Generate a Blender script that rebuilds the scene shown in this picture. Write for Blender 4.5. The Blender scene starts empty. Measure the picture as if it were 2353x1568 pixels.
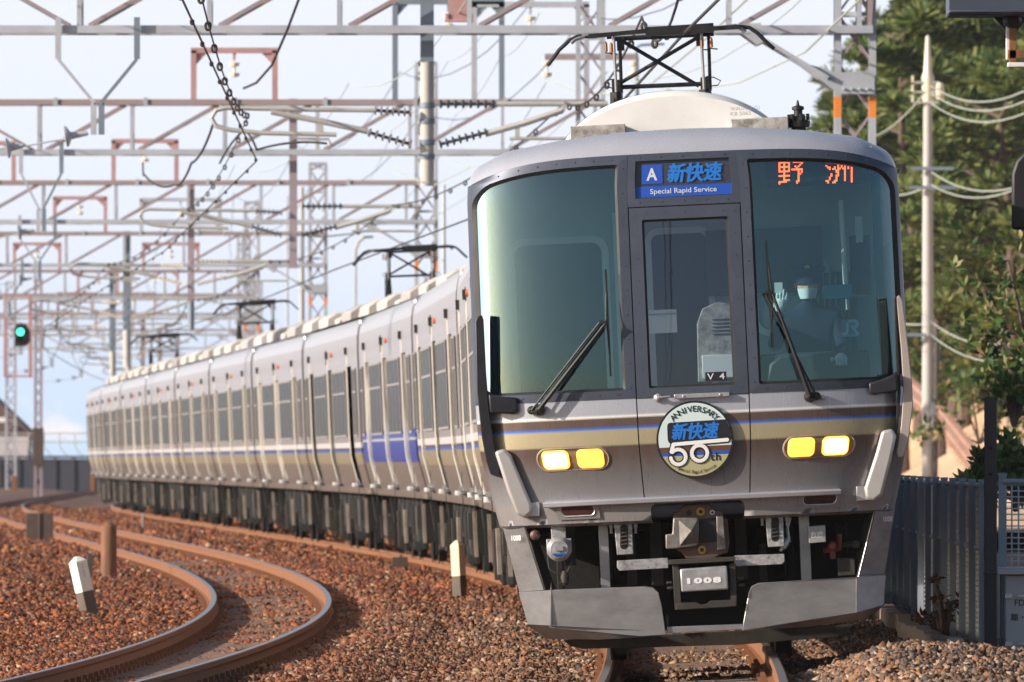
import bpy, bmesh, math, random
import numpy as np
from mathutils import Vector, Matrix, Euler
random.seed(7)
RNG = np.random.default_rng(11)
SC = bpy.context.scene
COL = SC.collection
PI = math.pi
# ------------------------------------------------------------------ camera, sky, sun
FPX = 24750.0            # focal length in units of the 2353-wide view of the photograph
W2, H2 = 2353.0, 1568.0
CX, YH = 1176.5, 1060.0  # principal column, horizon row
HC = 1.36                # camera height over the rail heads
cam_d = bpy.data.cameras.new('camera')
cam = bpy.data.objects.new('camera', cam_d); COL.objects.link(cam)
cam.location = (0, 0, HC); cam.rotation_euler = (PI/2, 0, 0)
cam_d.sensor_width = 36; cam_d.lens = FPX/W2*36
cam_d.shift_y = (YH-H2/2)/W2
cam_d.clip_start = 1; cam_d.clip_end = 6000
cam_d.dof.use_dof = True; cam_d.dof.focus_distance = 73.5; cam_d.dof.aperture_fstop = 11.5
SC.camera = cam
SUN_EL, SUN_AZ = math.radians(20), math.radians(19)   # azimuth: from the left, turned this much towards the camera
sd = Vector((-math.cos(SUN_AZ)*math.cos(SUN_EL), -math.sin(SUN_AZ)*math.cos(SUN_EL), math.sin(SUN_EL)))
wd = bpy.data.worlds.new('World'); SC.world = wd; wd.use_nodes = True
nt = wd.node_tree; nt.nodes.clear()
def N(tree, typ, **kw):
    n = tree.nodes.new(typ)
    for k, v in kw.items(): setattr(n, k, v)
    return n
sky = N(nt, 'ShaderNodeTexSky', sky_type='NISHITA', sun_disc=False)
sky.sun_elevation = SUN_EL; sky.sun_rotation = math.atan2(sd.x, sd.y)
sky.air_density = 1.0; sky.dust_density = 1.2; sky.ozone_density = 1.2
bg = N(nt, 'ShaderNodeBackground'); bg.inputs['Strength'].default_value = 0.075
tc = N(nt, 'ShaderNodeTexCoord'); sx = N(nt, 'ShaderNodeSeparateXYZ')
nt.links.new(tc.outputs['Generated'], sx.inputs[0])
# low band of sky over the sea: pale blue under a whiter haze, with a few small clouds (colours are radiance / 0.10)
mr = N(nt, 'ShaderNodeMapRange'); mr.inputs[1].default_value = -0.002; mr.inputs[2].default_value = 0.040
nt.links.new(sx.outputs[2], mr.inputs[0])
rp = N(nt, 'ShaderNodeValToRGB'); cr = rp.color_ramp
cr.elements[0].position = 0.0; cr.elements[0].color = (0.60, 0.77, 0.96, 1)
cr.elements[1].position = 1.0; cr.elements[1].color = (0.83, 0.87, 0.99, 1)
e = cr.elements.new(.25); e.color = (0.66, 0.78, 0.97, 1)
e = cr.elements.new(.5); e.color = (0.79, 0.85, 0.985, 1)
nt.links.new(mr.outputs[0], rp.inputs[0])
mp = N(nt, 'ShaderNodeMapping'); mp.inputs['Scale'].default_value = (130, 130, 260)
nt.links.new(tc.outputs['Generated'], mp.inputs[0])
nz = N(nt, 'ShaderNodeTexNoise'); nz.inputs['Scale'].default_value = 1.0; nz.inputs['Detail'].default_value = 5
nt.links.new(mp.outputs[0], nz.inputs['Vector'])
cl = N(nt, 'ShaderNodeMapRange'); cl.inputs[1].default_value = .54; cl.inputs[2].default_value = .66
nt.links.new(nz.outputs[0], cl.inputs[0])
lo = N(nt, 'ShaderNodeMapRange'); lo.inputs[1].default_value = 0.012; lo.inputs[2].default_value = 0.004
nt.links.new(sx.outputs[2], lo.inputs[0])
mu = N(nt, 'ShaderNodeMath', operation='MULTIPLY'); nt.links.new(cl.outputs[0], mu.inputs[0]); nt.links.new(lo.outputs[0], mu.inputs[1])
mxc = N(nt, 'ShaderNodeMix', data_type='RGBA'); nt.links.new(mu.outputs[0], mxc.inputs[0])
nt.links.new(rp.outputs[0], mxc.inputs[6]); mxc.inputs[7].default_value = (.93, .90, .95, 1)
sc_ = N(nt, 'ShaderNodeVectorMath', operation='SCALE'); sc_.inputs['Scale'].default_value = 10.2
nt.links.new(mxc.outputs[2], sc_.inputs[0])
fb = N(nt, 'ShaderNodeMapRange'); fb.inputs[1].default_value = 0.05; fb.inputs[2].default_value = 0.25
nt.links.new(sx.outputs[2], fb.inputs[0])
bk = N(nt, 'ShaderNodeMapRange'); bk.inputs[1].default_value = .35; bk.inputs[2].default_value = -.25; nt.links.new(sx.outputs[1], bk.inputs[0])
fm = N(nt, 'ShaderNodeMath', operation='MAXIMUM'); nt.links.new(fb.outputs[0], fm.inputs[0]); nt.links.new(bk.outputs[0], fm.inputs[1])
mx = N(nt, 'ShaderNodeMix', data_type='RGBA'); nt.links.new(fm.outputs[0], mx.inputs[0])
nt.links.new(sc_.outputs[0], mx.inputs[6]); nt.links.new(sky.outputs[0], mx.inputs[7])
# the low sky brightens towards the sun
dt = N(nt, 'ShaderNodeVectorMath', operation='DOT_PRODUCT'); dt.inputs[1].default_value = tuple(sd)
nt.links.new(tc.outputs['Generated'], dt.inputs[0])
pw = N(nt, 'ShaderNodeMath', operation='POWER', use_clamp=True); pw.inputs[1].default_value = 5; nt.links.new(dt.outputs['Value'], pw.inputs[0])
gw = N(nt, 'ShaderNodeMix', data_type='RGBA', blend_type='ADD', clamp_factor=False); nt.links.new(pw.outputs[0], gw.inputs[0])
nt.links.new(mx.outputs[2], gw.inputs[6]); gw.inputs[7].default_value = (9.5, 8.8, 8.0, 1)
nt.links.new(gw.outputs[2], bg.inputs['Color'])
out = N(nt, 'ShaderNodeOutputWorld'); nt.links.new(bg.outputs[0], out.inputs[0])
sun_d = bpy.data.lights.new('sun', 'SUN'); sun_d.energy = 4.9; sun_d.angle = math.radians(.5); sun_d.color = (1, .87, .73)
sun = bpy.data.objects.new('sun', sun_d); COL.objects.link(sun)
sun.rotation_euler = sd.to_track_quat('Z', 'Y').to_euler()
SC.view_settings.view_transform = 'Standard'; SC.view_settings.look = 'None'
SC.view_settings.exposure = 0.52; SC.view_settings.gamma = 1
SC.cycles.use_denoising = True
SC.cycles.max_bounces = 8; SC.cycles.transparent_max_bounces = 12
SC.cycles.sample_clamp_indirect = 6

def at(px, py, Y):   # a place seen at this spot of the photograph, at distance Y
    return Vector(((px-CX)*Y/FPX, Y, HC-(py-YH)*Y/FPX))
# ------------------------------------------------------------------ materials
MT = {}
def mat(name, col, rough=.6, metal=0., var=.12, scale=6., bump=0., col2=None, spec=None, streak=None, bscale=None):
    m = bpy.data.materials.new(name); m.use_nodes = True; t = m.node_tree
    b = t.nodes['Principled BSDF']; b.inputs['Roughness'].default_value = rough; b.inputs['Metallic'].default_value = metal
    if spec is not None: b.inputs['Specular IOR Level'].default_value = spec
    c = N(t, 'ShaderNodeTexCoord'); vec = c.outputs['Object']
    if streak:
        mpn = N(t, 'ShaderNodeMapping'); mpn.inputs['Scale'].default_value = streak
        t.links.new(vec, mpn.inputs[0]); vec = mpn.outputs[0]
    n = N(t, 'ShaderNodeTexNoise'); n.inputs['Scale'].default_value = scale; n.inputs['Detail'].default_value = 6
    n.inputs['Roughness'].default_value = .65
    t.links.new(vec, n.inputs['Vector'])
    r = N(t, 'ShaderNodeValToRGB'); r.color_ramp.elements[0].position = .32; r.color_ramp.elements[1].position = .68
    c2 = col2 if col2 else tuple(min(1, x*(1+var)) for x in col)
    c1 = col if col2 else tuple(x*(1-var) for x in col)
    r.color_ramp.elements[0].color = (*c1, 1); r.color_ramp.elements[1].color = (*c2, 1)
    t.links.new(n.outputs[0], r.inputs[0]); t.links.new(r.outputs[0], b.inputs['Base Color'])
    rr = N(t, 'ShaderNodeMapRange'); rr.inputs[3].default_value = max(.02, rough*.82); rr.inputs[4].default_value = min(1, rough*1.2)
    t.links.new(n.outputs[0], rr.inputs[0]); t.links.new(rr.outputs[0], b.inputs['Roughness'])
    if bump:
        n2 = N(t, 'ShaderNodeTexNoise'); n2.inputs['Scale'].default_value = bscale or scale*4; n2.inputs['Detail'].default_value = 4
        t.links.new(vec, n2.inputs['Vector'])
        bp = N(t, 'ShaderNodeBump'); bp.inputs['Strength'].default_value = bump; bp.inputs['Distance'].default_value = .02
        t.links.new(n2.outputs[0], bp.inputs['Height']); t.links.new(bp.outputs[0], b.inputs['Normal'])
    MT[name] = m; return m
def emis(name, col, s):
    m = bpy.data.materials.new(name); m.use_nodes = True; b = m.node_tree.nodes['Principled BSDF']
    b.inputs['Base Color'].default_value = (*col, 1); b.inputs['Emission Color'].default_value = (*col, 1)
    b.inputs['Emission Strength'].default_value = s; MT[name] = m; return m
def glass(name, tint, refl, mixc=(.9, .95, 1), rough=.02):
    m = bpy.data.materials.new(name); m.use_nodes = True; t = m.node_tree; t.nodes.clear()
    tr = N(t, 'ShaderNodeBsdfTransparent'); tr.inputs[0].default_value = (*tint, 1)
    gl = N(t, 'ShaderNodeBsdfGlossy'); gl.inputs[0].default_value = (*mixc, 1); gl.inputs['Roughness'].default_value = rough
    fr = N(t, 'ShaderNodeFresnel'); fr.inputs[0].default_value = 1.5
    ad = N(t, 'ShaderNodeMath', operation='MULTIPLY_ADD'); ad.inputs[1].default_value = 1.0; ad.inputs[2].default_value = refl
    t.links.new(fr.outputs[0], ad.inputs[0])
    mx_ = N(t, 'ShaderNodeMixShader'); t.links.new(ad.outputs[0], mx_.inputs[0])
    t.links.new(tr.outputs[0], mx_.inputs[1]); t.links.new(gl.outputs[0], mx_.inputs[2])
    o = N(t, 'ShaderNodeOutputMaterial'); t.links.new(mx_.outputs[0], o.inputs[0]); MT[name] = m; return m
def banded(name, bands, rough=.35, metal=.55, grime=(.30, .26, .23), gr=.35, streak=(2, 2, .5)):
    """paint whose colour changes with the height over the rails: bands = [(height, colour, soft)]"""
    m = bpy.data.materials.new(name); m.use_nodes = True; t = m.node_tree
    b = t.nodes['Principled BSDF']; b.inputs['Metallic'].default_value = metal
    c = N(t, 'ShaderNodeTexCoord'); s = N(t, 'ShaderNodeSeparateXYZ'); t.links.new(c.outputs['Object'], s.inputs[0])
    mm = N(t, 'ShaderNodeMapRange'); mm.inputs[1].default_value = 0; mm.inputs[2].default_value = 4
    t.links.new(s.outputs[2], mm.inputs[0])
    r = N(t, 'ShaderNodeValToRGB'); e = r.color_ramp.elements
    stops = []
    for i, (h, cc) in enumerate(bands):
        stops.append((h/4, cc))
    e[0].position = stops[0][0]; e[0].color = (*stops[0][1], 1)
    e[1].position = stops[-1][0]; e[1].color = (*stops[-1][1], 1)
    for p, cc in stops[1:-1]:
        k = e.new(p); k.color = (*cc, 1)
    t.links.new(mm.outputs[0], r.inputs[0])
    mpn = N(t, 'ShaderNodeMapping'); mpn.inputs['Scale'].default_value = streak; t.links.new(c.outputs['Object'], mpn.inputs[0])
    n = N(t, 'ShaderNodeTexNoise'); n.inputs['Scale'].default_value = 4; n.inputs['Detail'].default_value = 8; n.inputs['Roughness'].default_value = .7
    t.links.new(mpn.outputs[0], n.inputs['Vector'])
    g = N(t, 'ShaderNodeMapRange'); g.inputs[1].default_value = .45; g.inputs[2].default_value = .85; g.inputs[4].default_value = gr
    t.links.new(n.outputs[0], g.inputs[0])
    mxx = N(t, 'ShaderNodeMix', data_type='RGBA'); t.links.new(g.outputs[0], mxx.inputs[0]); t.links.new(r.outputs[0], mxx.inputs[6])
    mxx.inputs[7].default_value = (*grime, 1); t.links.new(mxx.outputs[2], b.inputs['Base Color'])
    rr = N(t, 'ShaderNodeMapRange'); rr.inputs[3].default_value = rough*.8; rr.inputs[4].default_value = rough*1.3
    t.links.new(n.outputs[0], rr.inputs[0]); t.links.new(rr.outputs[0], b.inputs['Roughness'])
    MT[name] = m; return m
def st(*bands):   # hard-edged bands
    o = []
    for i, (h, c) in enumerate(bands):
        if i: o.append((h-.0015, bands[i-1][1]))
        o.append((h, c))
    return o
# ------------------------------------------------------------------ mesh builder
class MB:
    def __init__(s): s.v = []; s.f = []; s.m = []; s.s = []
    def add(s, vs, fs, mi=0, sm=False):
        b = len(s.v); s.v += [tuple(v) for v in vs]
        for f in fs: s.f.append(tuple(i+b for i in f)); s.m.append(mi); s.s.append(sm)
    def box(s, c, d, mi=0, R=None):
        vs = [Vector((x*d[0]/2, y*d[1]/2, z*d[2]/2)) for x in (-1, 1) for y in (-1, 1) for z in (-1, 1)]
        if R is not None: vs = [R @ v for v in vs]
        c = Vector(c); vs = [v+c for v in vs]
        s.add(vs, [(0, 1, 3, 2), (4, 6, 7, 5), (0, 4, 5, 1), (2, 3, 7, 6), (0, 2, 6, 4), (1, 5, 7, 3)], mi)
    def bar(s, p0, p1, w, h=None, mi=0, up=(0, 0, 1)):
        p0 = Vector(p0); p1 = Vector(p1); h = h or w; d = (p1-p0)
        if d.length < 1e-6: return
        d.normalize(); u = Vector(up)
        if abs(d.dot(u)) > .99: u = Vector((0, 1, 0))
        a = d.cross(u).normalized(); b = a.cross(d).normalized()
        vs = []
        for p in (p0, p1):
            for i, j in ((-1, -1), (1, -1), (1, 1), (-1, 1)): vs.append(p+a*(i*w/2)+b*(j*h/2))
        s.add(vs, [(3, 2, 1, 0), (4, 5, 6, 7), (0, 1, 5, 4), (1, 2, 6, 5), (2, 3, 7, 6), (3, 0, 4, 7)], mi)
    def tube(s, pts, r, n=8, mi=0, cap=True):
        pts = [Vector(p) for p in pts]; k = len(pts); rs = r if isinstance(r, (list, tuple)) else [r]*k
        vs = []; prev = None
        for i, p in enumerate(pts):
            d = (pts[min(i+1, k-1)]-pts[max(i-1, 0)]).normalized()
            if prev is None:
                u = Vector((0, 0, 1)) if abs(d.z) < .9 else Vector((0, 1, 0))
                a = d.cross(u).normalized()
            else: a = (prev-d*prev.dot(d)).normalized()
            prev = a; b = d.cross(a)
            for j in range(n):
                t = 2*PI*j/n; vs.append(p+(a*math.cos(t)+b*math.sin(t))*rs[i])
        fs = [(i*n+j, i*n+(j+1) % n, (i+1)*n+(j+1) % n, (i+1)*n+j) for i in range(k-1) for j in range(n)]
        s.add(vs, fs, mi, n > 4)
        if cap:
            s.add([vs[j] for j in range(n)], [tuple(range(n))], mi); s.add([vs[(k-1)*n+j] for j in range(n)], [tuple(range(n))], mi)
    def lathe(s, p0, axis, prof, n=16, mi=0):   # prof: (distance along axis, radius)
        p0 = Vector(p0); ax = Vector(axis).normalized()
        s.tube([p0+ax*a for a, r in prof], [max(r, 1e-4) for a, r in prof], n, mi)
    def prism(s, poly, y0, y1, mi=0, fn=None):   # polygon in x,z pushed from y0 to y1
        n = len(poly); vs = [(a, y0, b) for a, b in poly]+[(a, y1, b) for a, b in poly]
        if fn: vs = [fn(*v) for v in vs]
        s.add(vs, [tuple(range(n)), tuple(range(2*n-1, n-1, -1))]+[(i, i+n, (i+1) % n+n, (i+1) % n) for i in range(n)], mi)
    def grid(s, P, mi=0, sm=True, close=False):   # P[row][col]
        r = len(P); c = len(P[0]); vs = [p for row in P for p in row]
        s.add(vs, [(i*c+j, i*c+(j+1) % c, (i+1)*c+(j+1) % c, (i+1)*c+j) for i in range(r-1) for j in range(c if close else c-1)], mi, sm)
    def build(s, name, mats, parent=None, bevel=0, seg=2, fix=True, angle=35):
        me = bpy.data.meshes.new(name)
        me.from_pydata(s.v, [], s.f)
        if not isinstance(mats, (list, tuple)): mats = [mats]
        for m in mats: me.materials.append(MT[m] if isinstance(m, str) else m)
        me.polygons.foreach_set('material_index', s.m); me.polygons.foreach_set('use_smooth', s.s)
        if fix:
            bm = bmesh.new(); bm.from_mesh(me); bmesh.ops.remove_doubles(bm, verts=bm.verts, dist=1e-5)
            bmesh.ops.recalc_face_normals(bm, faces=bm.faces); bm.to_mesh(me); bm.free()
        me.update()
        if any(s.s): me.set_sharp_from_angle(angle=math.radians(angle))
        o = bpy.data.objects.new(name, me); COL.objects.link(o)
        if parent: o.parent = parent
        if bevel:
            b = o.modifiers.new('bevel', 'BEVEL'); b.width = bevel; b.segments = seg; b.limit_method = 'ANGLE'; b.angle_limit = math.radians(40)
            for p in me.polygons: p.use_smooth = True
            me.set_sharp_from_angle(angle=math.radians(40))
        return o
def tag(o, label=None, cat=None, group=None, kind=None):
    if label: o['label'] = label
    if cat: o['category'] = cat
    if group: o['group'] = group
    if kind: o['kind'] = kind
    return o
def empty(name, loc=(0, 0, 0), rot=(0, 0, 0), label=None, cat=None, group=None):
    o = bpy.data.objects.new(name, None); COL.objects.link(o); o.location = loc; o.rotation_euler = rot
    o.empty_display_size = .3
    return tag(o, label, cat, group)
KIDS = {}
def children(o): return [c for c in bpy.data.objects if c.parent == o]
def copy_tree(o, parent=None, skip=()):
    c = o.copy(); COL.objects.link(c); c.parent = parent
    for ch in children(o):
        if ch.name.split('.')[0] in skip: continue
        copy_tree(ch, c)
    return c
_txt = {}
def text_mesh(s, size=1., bold=0., shear=0., align='CENTER', spacing=1.):
    c = bpy.data.curves.new('text', 'FONT'); c.body = s; c.size = size; c.offset = bold; c.shear = shear
    c.align_x = align; c.align_y = 'CENTER'; c.space_character = spacing; c.resolution_u = 3
    o = bpy.data.objects.new('text', c); COL.objects.link(o)
    bpy.context.view_layer.update()
    me = bpy.data.meshes.new_from_object(o.evaluated_get(bpy.context.evaluated_depsgraph_get()))
    vs = [tuple(v.co) for v in me.vertices]; fs = [tuple(p.vertices) for p in me.polygons]
    bpy.data.objects.remove(o); bpy.data.curves.remove(c); bpy.data.meshes.remove(me)
    return vs, fs
def put_text(mb, s, size, fn, mi=0, **kw):   # fn(a, b) -> 3D point
    vs, fs = text_mesh(s, size, **kw)
    mb.add([fn(v[0], v[1]) for v in vs], fs, mi)
def fit_text(mb, s, w, h, fn, mi=0, **kw):   # stretched to fill w x h round the centre
    vs, fs = text_mesh(s, 1., **kw)
    x0 = min(v[0] for v in vs); x1 = max(v[0] for v in vs); y0 = min(v[1] for v in vs); y1 = max(v[1] for v in vs)
    mb.add([fn(((v[0]-x0)/(x1-x0)-.5)*w, ((v[1]-y0)/(y1-y0)-.5)*h) for v in vs], fs, mi)
# ------------------------------------------------------------------ track geometry
def smooth(tab):
    ys = np.array([a for a, b in tab], float); xs = np.array([b for a, b in tab], float)
    g = np.arange(ys[0], ys[-1]+1, 1.0); v = np.interp(g, ys, xs)
    for _ in range(3):
        p = np.pad(v, 12, mode='reflect', reflect_type='odd'); v = np.convolve(p, np.ones(25)/25, 'valid')
    return g, v
T1 = smooth([(-400, -9), (-60, -2.0), (0, -.4), (30, .3), (55, .85), (66, 1.12), (73, 1.305), (83, 1.42), (93, 1.42), (113, 1.13), (133, .46), (153, -.525), (173, -1.71), (193, -3.07), (213, -4.39), (232.5, -5.67), (252, -6.92), (271, -8.2), (290, -9.45), (310, -10.6), (336, -12.1), (405, -13.6), (487, -15.4), (560, -16.4)])
def t1(Y): return float(np.interp(Y, T1[0], T1[1]))
T2 = smooth([(-400, -40), (-60, -12), (0, -6.6), (30, -4.9), (50, -3.55), (60, -2.95), (66, -2.62), (75, -2.3), (85, -2.12), (98.8, -2.1), (110, -2.35), (125, -2.95), (146, -4.0), (170, -5.6), (197.5, -7.5), (240, -10.4), (290, -13.6), (329, -15.6), (365, -16.8), (405, -17.6), (487, -19.3), (560, -20.4)])
def t2(Y): return float(np.interp(Y, T2[0], T2[1]))
# ------------------------------------------------------------------ shared materials
SILV = (.47, .49, .57); WHT = (1.0, 1.0, 1.0); BRN = (.13, .088, .075); BLU = (.035, .18, .78); BEI = (.46, .40, .26)
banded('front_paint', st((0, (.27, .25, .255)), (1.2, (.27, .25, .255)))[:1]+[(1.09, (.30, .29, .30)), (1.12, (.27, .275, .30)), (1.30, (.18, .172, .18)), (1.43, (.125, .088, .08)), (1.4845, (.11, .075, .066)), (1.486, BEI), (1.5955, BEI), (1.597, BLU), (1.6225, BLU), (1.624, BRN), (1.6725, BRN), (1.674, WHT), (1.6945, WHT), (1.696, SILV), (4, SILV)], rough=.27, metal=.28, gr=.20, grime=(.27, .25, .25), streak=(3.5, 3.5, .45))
banded('side_paint', st((0, (.30, .262, .245)), (1.38, BEI), (1.56, BLU), (1.585, BRN), (1.625, WHT), (1.70, (.43, .395, .38)), (2.86, (.47, .43, .42)), (3.23, (.58, .58, .62)), (4, (.58, .58, .62))), rough=.30, metal=.6, gr=.35)  # lighter top band paints the sky's reflection on the roof curve
banded('side_paint_blue', st((0, (.30, .262, .245)), (1.42, (.04, .09, .50)), (1.70, (.75, .75, .78)), (1.72, (.05, .11, .52)), (1.84, (.43, .395, .38)), (2.86, (.47, .43, .42)), (3.23, (.58, .58, .62)), (4, (.58, .58, .62))), rough=.30, metal=.6, gr=.3)  # top band holds the same painted sky reflection
mat('silver', (.60, .61, .68), .30, .6, .06, 3, streak=(1, 1, 3))
mat('gunmetal', (.080, .095, .135), .42, .35, .08, 5)
mat('rubber', (.012, .012, .014), .55, 0, .2, 8)
mat('black_paint', (.018, .019, .025), .38, 0, .2, 8)
mat('dark_under', (.008, .0075, .0075), .9, 0, .45, 5, bump=.2)  # near-black colour stands in for the shade under the bodies
mat('cast_steel', (.30, .29, .28), .45, .5, .3, 16, col2=(.16, .145, .135))
mat('under_grey', (.045, .040, .036), .7, .2, .3, 5, bump=.2)
mat('skirt_metal', (.42, .42, .44), .32, .6, .10, 2.5, col2=(.25, .245, .26), streak=(1, 1, 2))
mat('steel_light', (.50, .50, .52), .35, .6, .18, 14)
mat('steel_specked', (.52, .53, .56), .45, .3, .1, 24, col2=(.18, .17, .17))
mat('fender_silver', (.60, .58, .57), .34, .5, .05, 4)
mat('fairing_beige', (.42, .36, .33), .4, .2, .08, 3)
mat('coupler_maroon', (.13, .075, .07), .55, .3, .25, 9)
mat('cab_inner', (.42, .50, .54), .6, 0, .08, 2)
mat('cab_light', (.85, .88, .88), .5, 0, .05, 2)
mat('cab_dark', (.035, .045, .055), .5, 0, .2, 3)
mat('roof_white', (.84, .84, .84), .6, 0, .05, 2.2, col2=(.74, .73, .72))
mat('under_tan', (.24, .20, .17), .7, .1, .25, 5)
emis('lamp_rim_glow', (1, .40, .05), 2.0)
mat('roof_grey', (.40, .37, .37), .6, 0, .12, 2)
mat('box_grimy', (.55, .53, .50), .7, 0, .1, 14, col2=(.16, .15, .14))
mat('pan_metal', (.035, .035, .035), .45, .5, .3, 10)
mat('pan_pale', (.34, .34, .34), .4, .6, .2, 10)
mat('copper', (.35, .17, .08), .5, .6, .2, 10)
mat('white_paint', (.85, .85, .85), .45, 0, .03, 5)
mat('ink_black', (.012, .012, .02), .5, 0, .05, 5)
mat('sign_blue', (.02, .09, .50), .35, 0, .03, 5)
mat('sign_cyan', (.02, .19, .66), .35, 0, .03, 5)
mat('sign_white', (.62, .66, .75), .4, 0, .03, 5)
mat('sign_back', (.045, .05, .075), .35, 0, .1, 5)
mat('led_back', (.02, .05, .06), .5, 0, .1, 90, col2=(.05, .10, .11))
emis('led_red', (1, .12, .03), 2.6)
emis('lamp_white', (1, .76, .46), 2.0)
emis('lamp_yellow', (1, .50, .06), 1.35)
emis('signal_green', (.05, 1, .55), 3.0)
mat('lamp_bowl', (.34, .22, .10), .3, .5, .1, 8)  # orange tint puts the lamps' warm glow into the bowl colour
mat('tail_lens', (.055, .022, .022), .2, 0, .2, 20)
glass('windscreen', (.68, .88, .92), .115, (.60, .88, 1.0))
glass('door_glass', (.66, .68, .78), .10, (.75, .8, 1))
mat('side_glass', (.035, .038, .036), .32, 0, .3, 3, spec=.22, streak=(.6, 3.5, .15))
mat('badge_pale', (.62, .76, .78), .4, 0, .02, 5)
mat('badge_olive', (.42, .40, .22), .4, 0, .02, 5)
mat('badge_brown', (.13, .055, .028), .4, 0, .02, 5)
mat('skin', (.62, .38, .28), .5, 0, .05, 8)
mat('navy_cloth', (.010, .015, .045), .8, 0, .1, 20)
mat('white_cloth', (.72, .78, .82), .8, 0, .03, 20)
mat('gold', (.45, .30, .06), .4, .5, .1, 20)
mat('jr_teal', (.03, .27, .36), .4, 0, .03, 5)
mat('plate_grey', (.30, .31, .32), .5, .2, .1, 12)
mat('red_valve', (.22, .035, .03), .5, 0, .2, 12)
mat('curtain', (.30, .28, .22), .8, 0, .1, 5, col2=(.12, .12, .11), streak=(22, 1, .3))

# ------------------------------------------------------------------ lead car
ROLL = -.0445
YAW0 = math.atan2(-(t1(92)-t1(73)), 19)
LEAD = empty('railway_carriage', (1.305, 73, 0), (0, ROLL, YAW0), 'silver lead carriage facing the camera with lit headlights, round badge and striped nose', 'train carriage', 'carriages of the train')
LM = Matrix.Translation((1.305, 73, 0)) @ Euler((0, ROLL, YAW0)).to_matrix().to_4x4(); LMI = LM.inverted()
def L(px, py, d=0.):   # photograph spot -> (across, up) in the carriage's own frame at depth d behind its nose
    w = at(px, py, 73+d); p = LMI @ w; return (p.x, p.z)
_hw = [(.1, 1.18), (.95, 1.343), (1.06, 1.37), (1.28, 1.42), (1.5, 1.468), (1.8, 1.478), (3.2, 1.470), (3.3, 1.462), (3.46, 1.40)]
def hw(w): return float(np.interp(w, [a for a, b in _hw], [b for a, b in _hw]))
def dep(s, w):
    s = min(abs(s), 1.); d = .50*(1-(1-s**2.6)**(1/2.6))
    if w > 1.85: d += .10*((w-1.85)/1.6)**1.3
    if w < 1.5: d += .05*((1.5-w)/.5)**1.5
    return d
def F0(t, w):
    s = math.sin(max(-1, min(1, t))*PI/2); return Vector((s*hw(w), dep(s, w), w))
def Ft(t, w, off=0.):
    p = F0(t, w)
    if off:
        e = .01; a = F0(min(t+e, 1), w)-F0(max(t-e, -1), w); b = F0(t, w+.01)-F0(t, w-.01)
        n = a.cross(b); n.normalize()
        if n.y > 0: n = -n
        p = p+n*off
    return p
def U2T(u, w=2.): return math.asin(max(-1, min(1, u/1.478)))*2/PI
def F(u, w, off=0.): return Ft(U2T(u), w, off)
def wl(u):   # lower edge of the brow
    a = min(1, abs(u)/1.47); return 3.46-.02*a*a-.14*a**6
def rrect(u0, u1, w0, w1, r, n=14, top=None):   # closed curve, r = radii (bl, br, tr, tl)
    if not isinstance(r, (tuple, list)): r = (r,)*4
    pts = []
    def side(a, b):
        for k in range(n): f = k/n; pts.append((a[0]+(b[0]-a[0])*f, a[1]+(b[1]-a[1])*f))
    def arc(cx, cy, rr, a0):
        for k in range(6): a = a0+PI/2*k/6; pts.append((cx+rr*math.cos(a), cy+rr*math.sin(a)))
    bl, br, tr, tl = r
    side((u0+bl, w0), (u1-br, w0)); arc(u1-br, w0+br, br, -PI/2)
    side((u1, w0+br), (u1, w1-tr)); arc(u1-tr, w1-tr, tr, 0)
    side((u1-tr, w1), (u0+tl, w1)); arc(u0+tl, w1-tl, tl, PI/2)
    side((u0, w1-tl), (u0, w0+bl)); arc(u0+bl, w0+bl, bl, PI)
    if top: pts = [(u, w0+(w-w0)*(top(u)-w0)/(w1-w0)) for u, w in pts]
    return pts
def ring(mb, A, B, k=3, off=(0, 0), mi=0, sm=True):   # skin between two closed curves on the nose surface
    rows = []
    for q in range(k+1):
        f = q/k; rows.append([Ft(U2T(a[0])*(1-f)+U2T(b[0])*f, a[1]*(1-f)+b[1]*f, off[0]*(1-f)+off[1]*f) for a, b in zip(A, B)])
    mb.grid(rows, mi, sm, True)
def disc(mb, A, off, mi=0, k=10):
    cu = sum(U2T(a[0]) for a in A)/len(A); cw = sum(a[1] for a in A)/len(A); rows = []
    for q in range(k):
        f = q/k; rows.append([Ft(U2T(a[0])*(1-f)+cu*f, a[1]*(1-f)+cw*f, off) for a in A])
    mb.grid(rows, mi, True, True)
    b = len(mb.v); mb.add(rows[-1]+[Ft(cu, cw, off)], [(i, (i+1) % len(A), len(A)) for i in range(len(A))], mi, True)
def patch(mb, u0, u1, lo, hi, off=0., nu=30, nw=6, mi=0):
    t0, t1_ = U2T(u0), U2T(u1); rows = []
    for j in range(nw+1):
        f = j/nw; row = []
        for i in range(nu+1):
            t = t0+(t1_-t0)*i/nu; u = 1.478*math.sin(t*PI/2)
            a = lo(u) if callable(lo) else lo; b = hi(u) if callable(hi) else hi
            row.append(Ft(t, a+(b-a)*f, off))
        rows.append(row)
    mb.grid(rows, mi, True)
PROF = [(1.343, .95), (1.37, 1.06), (1.42, 1.28), (1.468, 1.5), (1.478, 1.8), (1.476, 2.4), (1.473, 3.0), (1.465, 3.2), (1.44, 3.33), (1.37, 3.45), (1.2, 3.53), (.84, 3.585), (.4, 3.622), (0, 3.63)]
def roofz(u): return float(np.interp(abs(u), [a for a, b in PROF[::-1] if b > 3.3], [b for a, b in PROF[::-1] if b > 3.3]))
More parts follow.
